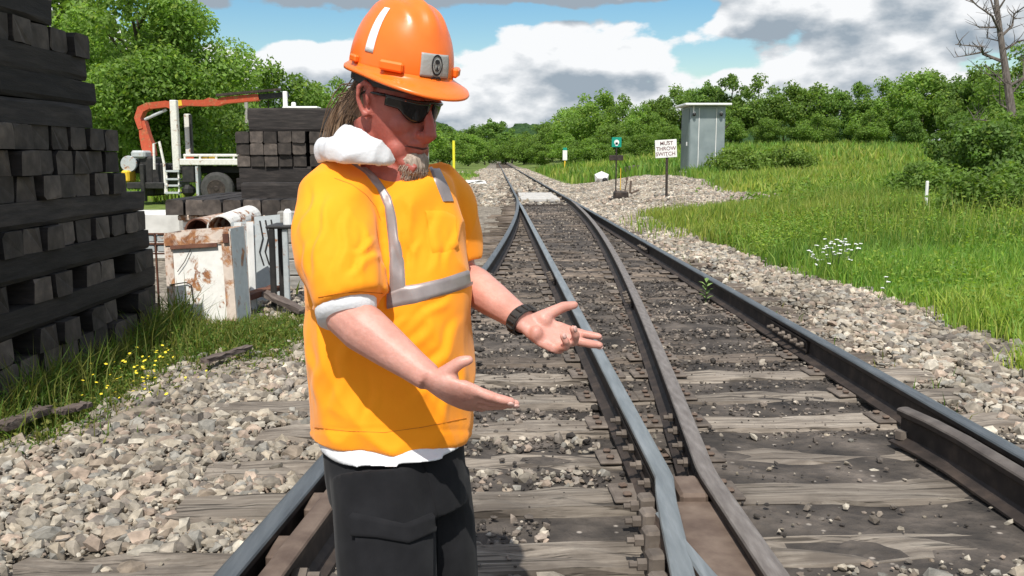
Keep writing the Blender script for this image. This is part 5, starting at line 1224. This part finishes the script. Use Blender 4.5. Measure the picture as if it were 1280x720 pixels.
for s in (-1, 1):
    sk.ell(H_(s*.0125, -.103, -.040), (.0085, .0100, .0085)); sk.ell(H_(s*.034, -.064, -.030), (.027, .020, .026)); sk.tube([H_(s*.008, -.094, .024), H_(s*.03, -.092, .029), H_(s*.054, -.076, .022)], [.006, .007, .006], 8)
    sk.ell(H_(s*.030, -.066, -.085), (.026, .022, .030)); sk.ell(H_(s*.024, -.080, -.052), (.016, .014, .016))
    # ear: rim, bowl and lobe
    e = [(0.0, -.012, .012), (.006, -.004, .032), (.010, .012, .036), (.012, .024, .022), (.011, .022, .0), (.006, .010, -.018), (.002, .0, -.028), (.0, -.008, -.022)]
    sk.tube([H_(s*(.076+a*1.3), .000+b, c*1.05-.006) for a, b, c in e], [.005, .006, .006, .006, .0055, .006, .0085, .006], 8); sk.ell(H_(s*.076, .007, .002), (.006, .016, .022))
sk.tube([H_(-.029, -.0915, -.0645), H_(-.014, -.102, -.0595), H_(0, -.1055, -.060), H_(.014, -.102, -.0595), H_(.029, -.0915, -.0645)], [.004, .006, .006, .006, .004], 8)
sk.tube([H_(-.026, -.0915, -.0725), H_(-.012, -.101, -.0745), H_(0, -.1045, -.0755), H_(.012, -.101, -.0745), H_(.026, -.0915, -.0725)], [.004, .0065, .0075, .0065, .004], 8)
sk.ell(H_(0, -.094, -.110), (.022, .016, .017))
nb_, nt_ = P(492, 222, 1.95), H_(0, .030, -.045)
sk.tube([nb_-Vector((0, 0, .10)), nb_, nb_.lerp(nt_, .5), nt_], [.07, .070, .064, .066], 18, ref=_rt)
sk.tube([H_(-.045, .015, -.075), nb_.lerp(nt_, .35)+_rt*.005-_fw*.055, P(520, 213, 1.88)], [.016, .013, .012], 8)
# trunk and legs, slimmer than the clothes over them
TOR = [(203, 432, 540, 1.985, .080), (222, 408, 564, 1.985, .108), (250, 394, 574, 1.985, .122), (290, 386, 580, 1.985, .132), (330, 382, 585, 1.985, .140), (370, 381, 589, 1.985, .147), (410, 382, 592, 1.985, .152), (450, 384, 591, 1.985, .152), (490, 387, 588, 1.985, .146), (520, 389, 587, 1.985, .141), (546, 389, 586, 1.985, .139)]
sk.loft([vring(y, l, r, d, h, sc=.76 if y < 260 else .80) for (y, l, r, d, h) in TOR[1:]]+[vring(600, 405, 580, 1.985, .12, sc=.85)])
rH, rK, rA_ = P(462, 590, 1.94), P(476, 770, 1.90), P(486, 955, 1.90)
lH, lK, lA = P(537, 590, 2.02), P(553, 770, 2.06), P(560, 925, 2.08)
for a, b, c in ((rH, rK, rA_), (lH, lK, lA)): sk.tube([a, a.lerp(b, .5), b, b.lerp(c, .35), c], [.085, .072, .056, .055, .042], 14)
V, N, F = remesh(sk, .0037, 5, .5)
def skin_mat():
    t = NT('ruddy_skin_face_shade'); co = t.coords('Object', rand=False); n1 = t.noise(co, 18, 5, .6); n2 = t.noise(co, 160, 3, .6)
    c = t.mix(t.attr('tint'), t.ramp(n1, [(.3, (.47, .215, .165)), (.55, (.57, .285, .228)), (.75, (.64, .355, .295))]), t.ramp(n1, [(.3, (.30, .075, .058)), (.6, (.41, .120, .09)), (.8, (.48, .175, .135))]))  # second ramp: ruddy face tone with shade mixed into it
    c = t.mix(1.0, c, t.ramp(n2, [(.3, .95), (.7, 1.04)]), 'MULTIPLY')
    t.princ(c, .48, 0, t.math('ADD', n2, t.math('MULTIPLY', n1, .9)), .24, .003, .38, .12); return t.m
MT['skin'] = skin_mat()
# ruddier face and neck, with the brim's shade also put into the skin colour
hz = np.array(HC); red_shade = np.clip(smooth(.42, .18, np.linalg.norm(V-hz, axis=1)), 0, 1)
body = addm(V, N, F, 'body', [MT['skin']], attr=np.repeat(red_shade[:, None], 3, 1))
MT['nail'] = simple('fingernail_pink', [(0, (.52, .30, .26)), (1, (.62, .40, .35))], 60, .3)
for p, dd, nd, r_ in NAILS:
    wd_ = dd.cross(nd).normalized(); MB().ell(p, (r_*.66, r_*.75, r_*.30), Matrix((wd_, dd, wd_.cross(dd))).transposed(), 10, 6).build('fingernail', [MT['nail']], body, smoothed=True)

MT['lip_line'] = simple('dark_lip_line', [(0, (.06, .015, .012)), (1, (.09, .025, .02))], 60, .7)
MB().tube([H_(-.033, -.0885, -.0700), H_(-.024, -.0975, -.0680), H_(-.012, -.1055, -.0672), H_(0, -.1085, -.0678), H_(.012, -.1055, -.0672), H_(.024, -.0975, -.0680), H_(.033, -.0885, -.0700)], [.0012, .0022, .0024, .0024, .0024, .0022, .0012], 6).build('mouth_line', [MT['lip_line']], body, smoothed=True)
# --- shirt
sh = MB(); sh.loft([vring(y, l, r, d, h) for (y, l, r, d, h) in TOR[1:]]); sh.loft([vring(y, l, r, d, h) for (y, l, r, d, h) in ((206, 440, 530, 1.985, .065), (214, 415, 556, 1.985, .09), (230, 402, 566, 1.985, .105))])
slR = [(P(438, 224, 1.945), .066), (P(424, 246, 1.90), .084), (P(418, 285, 1.855), .093), (P(423, 325, 1.815), .092), (P(433, 355, 1.79), .083), (P(440, 379, 1.775), .075)]
sh.tube([p for p, _ in slR], [r for _, r in slR], 22, flat=.92, ref=_rt)
slL = [(P(535, 225, 2.03), .065), (P(552, 250, 2.08), .078), (P(562, 290, 2.11), .080), (P(570, 330, 2.12), .072)]
sh.tube([p for p, _ in slL], [r for _, r in slL], 20, flat=.95, ref=_rt)
V, N, F = remesh(sh, .0062, 14, .55)
def px_of(V):
    d = V-np.array(CAM); z = d@np.array(_fw); return 640+FPX*(d@np.array(_rt))/z, 360-FPX*(d@np.array(_up))/z
X_, Y_ = px_of(V)
bel = smooth(300, 420, Y_)
fold = .0075*sn3(V*np.array([13, 13, 8]), 3)+.0050*sn3(V*np.array([34, 34, 15]), 4)*(.4+.6*bel)
q_ = (V@np.array(_rt))*.75+V[:, 2]*1.0
fold += .0075*np.sin(q_*60+2.2*sn3(V*9, 6))*smooth(.1, .9, sn3(V*7, 7))*smooth(330, 400, Y_)*(X_ > 400)
rg = lambda p, s: 1-np.abs(sn3(p, s))**.75
slv = (X_ < 480)*(Y_ < 385)
ar = V@np.array(_rt); af = V@np.array(_fw)
dg_ = np.stack([ar*.8+V[:, 2]*.6, (V[:, 2]*.8-ar*.6)*.32, af*.6], -1)
fold += .0130*(rg(dg_*30, 51)-.6)*bel*(1-slv)+.0090*(rg(dg_*62, 52)-.6)*bel*(1-slv)*smooth(-.2, .6, sn3(V*9, 53))
sv = np.stack([ar, af, V[:, 2]*.22], -1); fold += (.0035*(rg(sv*34, 54)-.6)+.0030*(rg(sv*70, 55)-.6))*slv*smooth(225, 265, Y_)
fold += .013*(rg(np.stack([ar*.9-V[:, 2]*.5, af, V[:, 2]*.3], -1)*36, 56)-.6)*(1-bel)*(1-slv)*smooth(225, 260, Y_)
CR = [(470, 392, 484, 440, 9, .006), (540, 398, 498, 470, 10, .009), (575, 402, 520, 500, 10, .009), (583, 450, 548, 525, 9, .008), (400, 420, 396, 515, 10, .007), (430, 430, 420, 520, 11, .006), (470, 470, 462, 535, 9, .005), (560, 372, 515, 410, 8, .007), (505, 395, 488, 430, 7, .006),
      (395, 232, 372, 300, 8, .007), (412, 250, 392, 350, 9, .008), (436, 262, 424, 352, 8, .007), (458, 280, 450, 350, 7, .007), (474, 318, 436, 345, 7, .008), (470, 300, 440, 318, 6, .006), (378, 300, 384, 350, 7, .006),
      (508, 246, 516, 330, 7, .006), (548, 262, 540, 340, 7, .006), (524, 300, 512, 345, 6, .006), (566, 285, 556, 335, 6, .006), (500, 300, 506, 345, 6, .005)]
fr_ = ((V-np.array(CAM))*N).sum(1) < 0
for (x0, y0, x1, y1, w_, dp) in CR:
    w_ *= .72; dp *= .62
    L_ = math.hypot(x1-x0, y1-y0); tx, ty = (x1-x0)/L_, (y1-y0)/L_; s_ = (X_-x0)*tx+(Y_-y0)*ty; n_ = (X_-x0)*-ty+(Y_-y0)*tx+3*np.sin(s_*.11+x0)
    e_ = smooth(-.15*L_, .3*L_, s_)*(1-smooth(.7*L_, 1.15*L_, s_)); q3 = n_/w_; fold += fr_*dp*e_*(np.exp(-q3*q3)*1.0-.8*np.exp(-((q3-1.35)/.7)**2))
fold += -.007*np.exp(-((X_-478-(Y_-300)*.02)/7)**2)*smooth(235, 290, Y_)*(1-smooth(380, 400, Y_))      # the crease beside the sleeve
q2 = (V@np.array(_rt))*-.9+V[:, 2]; fold += .0065*np.sin(q2*52+1.5*sn3(V*8, 9))*smooth(.0, .8, sn3(V*6, 10))*(1-bel)
hem = smooth(534, 537, Y_)*(1-smooth(539, 541, Y_)); fold += -.0018*hem
V = V+N*fold[:, None]
MT['hivis'] = (lambda t: (t.princ(t.mix(1.0, t.ramp(t.noise(t.coords('Object', rand=False), 9, 4), [(.3, (.95, .295, .006)), (.7, (.99, .335, .009))]), (1, 1, 1), 'MULTIPLY'), .75, 0, t.noise(t.coords('Object', rand=False), 420, 2), .12, .001, .2, sheen=.15), t.m)[1])(NT('hi_vis_orange_cloth'))
shirt = addm(V, N, F, 'shirt', [MT['hivis']])
BV = BVHTree.FromPolygons([Vector(v) for v in V], F)
def cast(px, py, bv=None, off=.003):
    d = (P(px, py, 1.0)-CAM).normalized(); h = (bv or BV).ray_cast(CAM, d)
    return None if h[0] is None else h[0]+h[1]*off*(1 if h[1].dot(d) < 0 else -1)
def poly_at(pl, u):
    L_ = [0]
    for a, b in zip(pl, pl[1:]): L_.append(L_[-1]+math.hypot(b[0]-a[0], b[1]-a[1]))
    s = u*L_[-1]; xs_ = np.interp(s, L_, [p[0] for p in pl]); ys_ = np.interp(s, L_, [p[1] for p in pl]); return xs_, ys_
def strip(name, e0, e1, mat, n=40, m=7, parent=None, off=.003, bv=None, gap=.03):
    """a band of cloth lying on the garment: sampled between two edges, set off along the surface"""
    G_ = []
    for i in range(n+1):
        a, b = poly_at(e0, i/n), poly_at(e1, i/n); row = []
        for j in range(m+1):
            f_ = j/m; e_ = -.0012 if j in (0, m) else off; row.append(cast(a[0]+(b[0]-a[0])*f_, a[1]+(b[1]-a[1])*f_, bv, e_))
        G_.append(row)
    mb = MB(); id_ = {}
    for i, row in enumerate(G_):
        for j, p in enumerate(row):
            if p is not None: id_[i, j] = len(mb.v); mb.v.append(p)
    for i in range(n):
        for j in range(m):
            k = [(i, j), (i+1, j), (i+1, j+1), (i, j+1)]
            if all(q in id_ for q in k):
                ps = [mb.v[id_[q]] for q in k]
                if max((ps[a]-ps[(a+1) % 4]).length for a in range(4)) < gap: mb.f.append(tuple(id_[q] for q in k)); mb.m.append(0)
    return mb.build(name, [MT[mat]], parent or shirt, smoothed=True)
MT['tape'] = (lambda t: (t.princ(t.ramp(t.noise(t.coords('Object', rand=False), 30, 4), [(.3, (.24, .205, .20)), (.7, (.31, .27, .26))]), .42, .25, t.noise(t.coords('Object', rand=False), 500, 2), .1, .001, .5), t.m)[1])(NT('silver_reflective_tape'))
MT['seam'] = simple('orange_stitching', [(0, (.42, .10, .01)), (1, (.55, .15, .015))], 40, .85)
strip('reflective_tape', [(388, 203), (410, 197), (431, 200), (455, 216), (471, 236), (480, 258), (483, 285), (485, 305), (486, 340), (486, 366)], [(406, 186), (426, 184), (453, 203), (474, 223), (490, 247), (496, 272), (498, 293), (503, 311), (507, 335), (508, 366)], 'tape')
strip('reflective_tape', [(484, 364), (502, 357), (523, 354), (554, 347), (572, 341), (590, 335)], [(484, 387), (502, 383), (520, 380), (554, 370), (574, 364), (592, 357)], 'tape', off=.0042)
_ = strip('reflective_tape', [(0, 0), (1, 1)], [(0, 1), (1, 2)], 'tape', 1, 1) if False else None
def ring_band(name, a0, a1, zl, zr, mat, n=44, m=6):
    c0 = P(487, 365, 1.985); rows = []
    for i in range(n+1):
        a = a0+(a1-a0)*i/n; f_ = (1+math.cos(a))/2; row = []
        for j in range(m+1):
            z = (zl[0]*(1-f_)+zr[0]*f_)*(1-j/m)+(zl[1]*(1-f_)+zr[1]*f_)*j/m; d = _rt*math.cos(a)+fh*math.sin(a); o_ = Vector((c0.x, c0.y, z))+d*.6; h = BV.ray_cast(o_, -d)
            row.append(h[0]+d*(-.001 if j in (0, m) else .003) if h[0] is not None else o_-d*.45)
        rows.append(row)
    return MB().loft(rows, closed=False, caps=False).build(name, [MT[mat]], shirt, smoothed=True)
ring_band('reflective_tape', R(176), R(20), (P(380, 355, 1.99).z, P(380, 384, 1.99).z), (P(588, 337, 1.99).z, P(588, 360, 1.99).z), 'tape')
strip('reflective_tape', [(536, 210), (545, 232), (553, 252)], [(550, 210), (562, 234), (568, 252)], 'tape', 20, gap=.08)
strip('seam', [(418, 222), (440, 230), (458, 243), (470, 258), (477, 276)], [(418, 223.4), (440, 231.4), (457.5, 244.4), (469, 259), (475.6, 276.5)], 'seam', 30, 2, off=.0012)
strip('seam', [(398, 371), (425, 366), (452, 364), (478, 366)], [(398, 372.4), (425, 367.4), (452, 365.4), (478, 367.4)], 'seam', 30, 2, off=.0012)
strip('seam', [(388, 533), (430, 538), (480, 540), (530, 533), (583, 522)], [(388, 534.4), (430, 539.4), (480, 541.4), (530, 534.4), (583, 523.4)], 'seam', 40, 2, off=.0012)
strip('chest_pocket', [(531, 262), (556, 262), (568, 268)], [(541, 318), (560, 316), (572, 312)], 'hivis', 14, 10, off=.0035)
# hood / towel-white collar round the neck
hd = MB()
cp = [(494, 201, 1.865, .009), (484, 195, 1.845, .020), (468, 186, 1.83, .024), (450, 179, 1.835, .028), (434, 175, 1.865, .032), (424, 176, 1.925, .036), (424, 172, 2.0, .042), (446, 170, 2.06, .040), (476, 178, 2.08, .034), (506, 196, 2.05, .024), (524, 210, 2.0, .012)]
hd.tube([P(a, b, c) for a, b, c, _ in cp], [r for *_, r in cp], 16, flat=.40, ref=(0, 0, 1))
cp = [(488, 202, 1.862, .008), (466, 196, 1.82, .018), (440, 190, 1.81, .024), (414, 187, 1.845, .028), (402, 189, 1.92, .028), (410, 186, 2.0, .026)]
hd.tube([P(a, b, c) for a, b, c, _ in cp], [r for *_, r in cp], 14, flat=.5, ref=(0, 0, 1))
V, N, F = remesh(hd, .0045, 4, .5); V = V+N*(.0060*(1-np.abs(sn3(V*np.array([30, 30, 55]), 12))**.7-.5)+.0030*sn3(V*80, 13))[:, None]
MT['white_cloth'] = simple('white_cotton', [(0, (.60, .60, .62)), (1, (.69, .69, .70))], 20, .9, sheen=.1)
addm(V, N, F, 'hood_collar', [MT['white_cloth']])
# white undershirt: cuff and hem
us = MB(); a, b = f1(rS, rE, .80), rE+(rE-rS).normalized()*.010
us.tube([a, a.lerp(b, .7), b], [.064, .061, .057], 20, flat=.95, ref=_rt); us.build('undershirt_cuff', [MT['white_cloth']], man, smoothed=True)
us = MB(); us.loft([vring(535, 401, 580, 1.985, .126), vring(545, 399, 582, 1.985, .136), vring(551, 402, 582, 1.98, .142, tilt=.006), vring(557, 416, 581, 1.972, .145, tilt=.010)])
V, N, F = remesh(us, .006, 6); V = V+N*(.0012*sn3(V*np.array([30, 30, 12]), 15))[:, None]; addm(V, N, F, 'undershirt', [MT['white_cloth']])
# --- trousers
tr = MB(); tr.loft([vring(530, 399, 580, 1.985, .126), vring(560, 401, 581, 1.985, .128), vring(592, 404, 585, 1.985, .135), vring(625, 410, 587, 1.985, .138)])
tr.tube([P(474, 590, 1.93), P(478, 640, 1.91), P(484, 720, 1.885), P(487, 800, 1.89), P(489, 880, 1.90), P(489, 958, 1.91)], [.112, .110, .103, .093, .088, .083], 20, flat=1.05, ref=_rt)
tr.tube([P(538, 590, 2.02), P(545, 650, 2.04), P(553, 720, 2.06), P(557, 800, 2.08), P(560, 870, 2.09), P(561, 930, 2.10)], [.092, .090, .082, .080, .08, .078], 20, flat=1.05, ref=_rt)
V, N, F = remesh(tr, .0068, 8, .5); X_, Y_ = px_of(V)
V = V+N*(.0055*sn3(V*np.array([15, 15, 9]), 21)+.003*sn3(V*np.array([32, 32, 20]), 22)+.0035*np.sin((V[:, 2]*1.0+(V@np.array(_rt))*.5)*58+2*sn3(V*8, 23))*smooth(.2, .9, sn3(V*6, 24)))[:, None]
MT['black_cloth'] = simple('black_twill', [(0, (.007, .007, .008)), (.5, (.011, .011, .0125)), (1, (.017, .017, .019))], 14, .92, 0, .2, .002, spec=.15, sheen=.05)
trs = addm(V, N, F, 'trousers', [MT['black_cloth']]); BT = BVHTree.FromPolygons([Vector(v) for v in V], F)
strip('cargo_pocket', [(446, 664), (480, 668), (512, 674), (538, 662)], [(448, 790), (480, 794), (512, 796), (538, 785)], 'black_cloth', 14, 18, trs, .007, BT)
strip('pocket_flap', [(441, 640), (470, 646), (505, 654), (540, 640)], [(443, 672), (470, 674), (508, 681), (538, 668)], 'black_cloth', 24, 8, trs, .013, BT)
strip('side_seam', [(520, 560), (536, 600), (545, 640), (547, 720)], [(521.5, 560), (537.5, 600), (546.5, 640), (548.5, 720)], 'black_cloth', 30, 2, trs, .0035, BT)
# boots
for an, dx in ((rA_, (.62, -.78)), (lA, (.70, -.71))):
    d = Vector((dx[0], dx[1], 0)).normalized(); s_ = Vector((-d.y, d.x, 0)); a0 = Vector((an.x, an.y, -.02)); bo = MB(); rings = []
    for u, w_, h in ((-.085, .030, .06), (-.07, .040, .13), (-.02, .044, .16), (.04, .045, .12), (.10, .050, .085), (.16, .048, .07), (.19, .03, .05)): rings.append([a0+d*u+s_*(w_*math.cos(q))+Vector((0, 0, .012+h*(.5+.5*math.sin(q)))) for q in np.linspace(0, 2*math.pi, 15)[:-1]])
    bo.loft(rings); bo.tube([a0-d*.03+Vector((0, 0, .08)), a0-d*.03+Vector((0, 0, .22))], [.055, .058], 14)
    V, N, F = remesh(bo, .007, 6); b_ = addm(V, N, F, 'boot', [MT['boot'] if 'boot' in MT else MT.setdefault('boot', simple('brown_leather', [(0, (.05, .03, .018)), (1, (.09, .055, .03))], 12, .6))])
    so_ = MB(); so_.loft([[a0+d*(.05+.145*math.cos(q))+s_*(.052*math.sin(q))+Vector((0, 0, z)) for q in np.linspace(0, 2*math.pi, 19)[:-1]] for z in (-.012, .014)]); so_.build('sole', [MT['black_paint']], b_)
# --- wristband on the left wrist
ax = (lW-lE).normalized(); wc = lW-ax*.012; a1 = lN-ax*lN.dot(ax); a1.normalize(); a2 = ax.cross(a1); rings = []
for u, rr in ((-.0135, .0305), (-.012, .0335), (.012, .0335), (.0135, .0305)): rings.append([wc+ax*u+a2*(rr*1.10*math.cos(q))+a1*(rr*.92*math.sin(q)) for q in np.linspace(0, 2*math.pi, 29)[:-1]])
wb = MB().loft(rings+[rings[0]], caps=False).build('watch_strap', [MT['black_paint']], man)
for q in np.linspace(0, 2*math.pi, 15)[:-1]: MB().box(wc+a2*(.0370*math.cos(q))+a1*(.0312*math.sin(q)), (.006, .006, .020), Matrix((a2*math.cos(q)+a1*math.sin(q), a1*math.cos(q)-a2*math.sin(q), ax)).transposed(), bev=.0015).build('link_bead', [MT['black_paint']], wb)
# --- hair, beard, glasses
def hairmat(name, lo, mid, hi): return simple(name, [(0, lo), (.5, mid), (1, hi)], 40, .55, 0, .6, .002, (3, 3, .6), spec=.4)
MT['hair'] = hairmat('brown_hair', (.05, .028, .018), (.14, .085, .05), (.27, .18, .11)); MT['beard'] = hairmat('greying_blond_beard', (.17, .125, .095), (.33, .255, .20), (.50, .42, .35))
hb = MB(); hb.ell(H_(0, .048, .0), (.0735, .058, .088), HR, 24, 14); 
V, N, F = remesh(hb, .006, 3); V = V+N*(.0025*np.sin((V@np.array(HR@Vector((.7, .7, .25))))*420+sn3(V*40, 31)*2))[:, None]
hair = addm(V, N, F, 'hair', [MT['hair']])
rr = random.Random(9); st = MB()
for k in range(60):
    s = rr.choice((-1, -1, 1)); a = H_(s*rr.uniform(.060, .077), rr.uniform(.03, .07), rr.uniform(-.02, .03)); st.tube([a, a+HR@Vector((s*.003, .012, -.025)), a+HR@Vector((s*rr.uniform(-.004, .006), .03, -.055))], [.0016, .0013, .0005], 4)
pony = [H_(-.02, .090, -.015), H_(-.025, .118, -.035), H_(-.03, .122, -.065), H_(-.04, .115, -.10), H_(-.045, .105, -.14)]
st.tube(pony, [.016, .018, .017, .014, .006], 10, round_ends=True)
for k in range(120):
    o_ = Vector((rr.gauss(0, .008), rr.gauss(0, .007), rr.gauss(0, .007))); st.tube([p+o_*(1+.22*i) for i, p in enumerate(pony)], [.0016, .0017, .0016, .0013, .0005], 4)
st.build('loose_strands', [MT['hair']], hair)
bd = MB(); bl_ = [(0, -.090, -.082, .018), (0, -.095, -.092, .029), (0, -.098, -.107, .034), (.001, -.097, -.124, .030), (.002, -.094, -.140, .021), (.003, -.092, -.152, .010)]
bd.tube([H_(*p[:3]) for p in bl_], [p[3] for p in bl_], 16, flat=.72, ref=HR@Vector((1, 0, 0)), round_ends=True)
for s in (-1, 1): bd.tube([H_(s*.028, -.088, -.088), H_(s*.029, -.088, -.097), H_(s*.022, -.092, -.112)], [.003, .005, .009], 8)
V, N, F = remesh(bd, .0042, 3); V = V+N*(.0020*np.sin((V@np.array(HR@Vector((1, .3, .1))))*700+sn3(V*60, 33)*2.5)+.002*sn3(V*70, 34))[:, None]; beard = addm(V, N, F, 'beard', [MT['beard']])
st = MB()
for k in range(420):
    u = rr.random(); a_ = rr.uniform(0, 6.28); i = rr.randint(0, 3); r0 = bl_[i][3]; a = H_(bl_[i][0]+r0*math.cos(a_)*.95, bl_[i][1]+r0*.7*math.sin(a_), bl_[i][2]); ln = rr.uniform(.012, .03)
    st.tube([a, a+HR@Vector((math.cos(a_)*.005, math.sin(a_)*.004, -ln*.5)), a+HR@Vector((rr.uniform(-.006, .006), rr.uniform(-.004, .008), -ln))], [.0008, .0007, .0003], 4)
st.build('whiskers', [MT['beard']], beard)
MT['lens'] = simple('smoke_lens', [(0, (.006, .006, .007)), (1, (.010, .010, .011))], 5, .12, 0, .0, spec=.5)
sg = MB()
def gl(a, z, o_=0.0): return H_((.083+o_)*math.sin(a), -(.108+o_)*math.cos(a)+.004, z)
gls = thing('sunglasses_anchor', None, None, base) if False else None
fr_ = MB()
fr_.tube([gl(a, .031-.009*abs(a)) for a in np.linspace(-1.15, 1.15, 25)], .0032, 6)
for s in (-1, 1): fr_.tube([gl(s*1.15, .0205), H_(s*.082, -.02, .017), H_(s*.081, .012, .012), H_(s*.078, .030, .0)], [.0036, .003, .003, .0025], 6)
gf_ = fr_.build('sunglasses', [MT['lens']], man, smoothed=True)
for s in (-1, 1):
    rows = []
    for i in range(15):
        f_ = i/14; a = s*(.07+1.05*f_); zt = .031-.009*a*s; zb_ = zt-.007-.041*math.sin(min(1, .22+f_*1.15)*math.pi*.92)**.6*(1-.25*f_)
        rows.append([gl(a, zt+(zb_-zt)*j/6, -.004*(j/6)**2) for j in range(7)])
    L2_ = MB(); L2_.loft(rows, closed=False, caps=False); ln_ = L2_.build('lens', [MT['lens']], gf_, smoothed=True); so2 = ln_.modifiers.new('t', 'SOLIDIFY'); so2.thickness = .002
# --- hard hat
TR = Matrix.Rotation(R(40), 3, 'Z') @ Matrix.Rotation(R(14), 3, 'X') @ Matrix.Rotation(R(1), 3, 'Y')
TC = P(502, 90, 1.915)
T_ = lambda x, y, z: TC+TR@Vector((x, y, z))
def dome(a, t_, off=0.0):
    """a: 0 at the front, t_: 0 rim .. 1 crown"""
    ph = t_*math.pi/2; e = .86; cr, cz = math.cos(ph)**e, math.sin(ph)**.93
    x = .1035*cr*math.sin(a); y = -.127*cr*math.cos(a)+.004; z = .150*cz
    rdg = .0090*math.exp(-(x/.016)**2)*smooth(.25, .6, t_)+.0045*(math.exp(-((abs(x)-.042)/.012)**2))*smooth(.35, .65, t_)*(1-smooth(.93, 1.0, t_)); n = Vector((x/.0107, (y-.004)/.0161, z/.0225)).normalized()
    return Vector((x, y, z))+n*(float(rdg)+off)
MT['hat'] = (lambda t: (t.princ(t.ramp(t.noise(t.coords('Object', rand=False), 14, 5), [(.3, (.86, .155, .012)), (.7, (.93, .185, .018))]), .30, 0, t.noise(t.coords('Object', rand=False), 55, 4), .04, .002, .5), t.m)[1])(NT('orange_hat_plastic'))
hat = thing('x', None, None, base) if False else None
hm = MB(); na = 72; hm.loft([[TC+TR@dome(2*math.pi*j/na, i/22) for j in range(na)] for i in range(23)], caps=False)
hatm = hm.build('hard_hat', [MT['hat']], man, smoothed=True); so3 = hatm.modifiers.new('t', 'SOLIDIFY'); so3.thickness = .003; so3.offset = -1
br = MB(); rings = []
prof = [(0.0, .010), (.02, .0035), (.55, -.001), (.95, -.004), (1.0, -.0075), (.96, -.011), (.5, -.006), (-.03, -.001)]
def brw(a): return .010+.047*max(0, math.cos(a))**1.6
for j in range(na):
    a = 2*math.pi*j/na; b0_ = dome(a, 0.0); out = Vector((b0_.x, (b0_.y-.004)*.9, 0)).normalized(); w_ = brw(a); sl_ = .30*max(0, math.cos(a))
    rings.append([TC+TR@(b0_+out*(u*w_)+Vector((0, 0, z-u*w_*sl_))) for u, z in prof])
br.loft(rings+[rings[0]], caps=False); br.build('brim', [MT['hat']], hatm, smoothed=True)
def patch(name, a0, a1, t0, t1, mat, off, parent=hatm, n=14, m=10, th=.0012):
    mb = MB(); rows = [[TC+TR@dome(a0+(a1-a0)*i/n, t0+(t1-t0)*j/m, off) for j in range(m+1)] for i in range(n+1)]
    mb.loft(rows, closed=False, caps=False); o = mb.build(name, [MT[mat]], parent, smoothed=True); s = o.modifiers.new('t', 'SOLIDIFY'); s.thickness = th; s.offset = 0; return o
MT['silver'] = simple('silver_sticker', [(0, (.30, .30, .285)), (1, (.37, .37, .35))], 20, .45); MT['white_strip'] = simple('white_reflective_strip', [(0, (.78, .77, .75)), (1, (.84, .83, .82))], 20, .5); MT['ink'] = simple('black_ink', [(0, (.012, .010, .012)), (1, (.02, .018, .02))], 20, .6)
bdg = patch('badge', -.345, .345, .035, .225, 'silver', .0012)
def dpt(u, v, off): return TC+TR@dome(u/.127, .130+v/.215, off)     # metres on the badge, from its centre
def flat(name, pts, hole=None, off=.0032, mat='ink', parent=bdg):
    mb = MB()
    if hole: n = len(pts); mb.add([dpt(*p, off) for p in pts]+[dpt(*p, off) for p in hole], [(i, (i+1) % n, n+(i+1) % n, n+i) for i in range(n)])
    else: mb.add([dpt(*p, off) for p in pts], [tuple(range(len(pts)))])
    return mb.build(name, [MT[mat]], parent)
circ = lambda rx, ry, cx=0, cy=0, n=28: [(cx+rx*math.cos(q), cy+ry*math.sin(q)) for q in np.linspace(0, 2*math.pi, n+1)[:-1]]
flat('emblem_ring', circ(.0165, .0185, 0, .001), circ(.0132, .0152, 0, .001)); flat('emblem_ring', circ(.0092, .0105, 0, .000), circ(.0078, .0090, 0, 0))
flat('emblem_figure', [(-.006, .010), (-.002, .0085), (0, .0105), (.002, .0085), (.006, .010), (.0055, .004), (.003, .002), (-.003, .002), (-.0055, .004)]); flat('emblem_figure', [(0, .0), (.0035, -.006), (.003, -.0085), (-.003, -.0085), (-.0035, -.006)])
flat('emblem_scroll', [(-.015, -.0225), (-.009, -.0185), (0, -.0195), (.009, -.0185), (.015, -.0225), (.013, -.0245), (.008, -.021), (0, -.022), (-.008, -.021), (-.013, -.0245)])
patch('reflective_strip', -1.47, -1.27, .14, .62, 'white_strip', .0012); patch('reflective_strip', 1.27, 1.47, .14, .62, 'white_strip', .0012)
for s in (-1, 1):
    c_ = dome(s*.86, .07, .004); rt_ = Matrix.Rotation(s*.86*.95, 3, 'Z'); MB().box(T_(*c_), (.050, .016, .020), TR@rt_, bev=.004).build('accessory_slot', [MT['hat']], hatm)
    c_ = dome(s*1.72, .06, .003); MB().box(T_(*c_), (.03, .012, .014), TR@Matrix.Rotation(s*1.72, 3, 'Z'), bev=.003).build('suspension_lug', [MT['hat']], hatm)
rings = [[TC+TR@(Vector((.096*math.sin(a), -.119*math.cos(a)+.004, z))) for a in np.linspace(0, 2*math.pi, 41)[:-1]] for z in (-.030, .012)]
o = MB().loft(rings, caps=False).build('headband', [MT['black_paint']], hatm)
so4 = o.modifiers.new('t', 'SOLIDIFY'); so4.thickness = .002
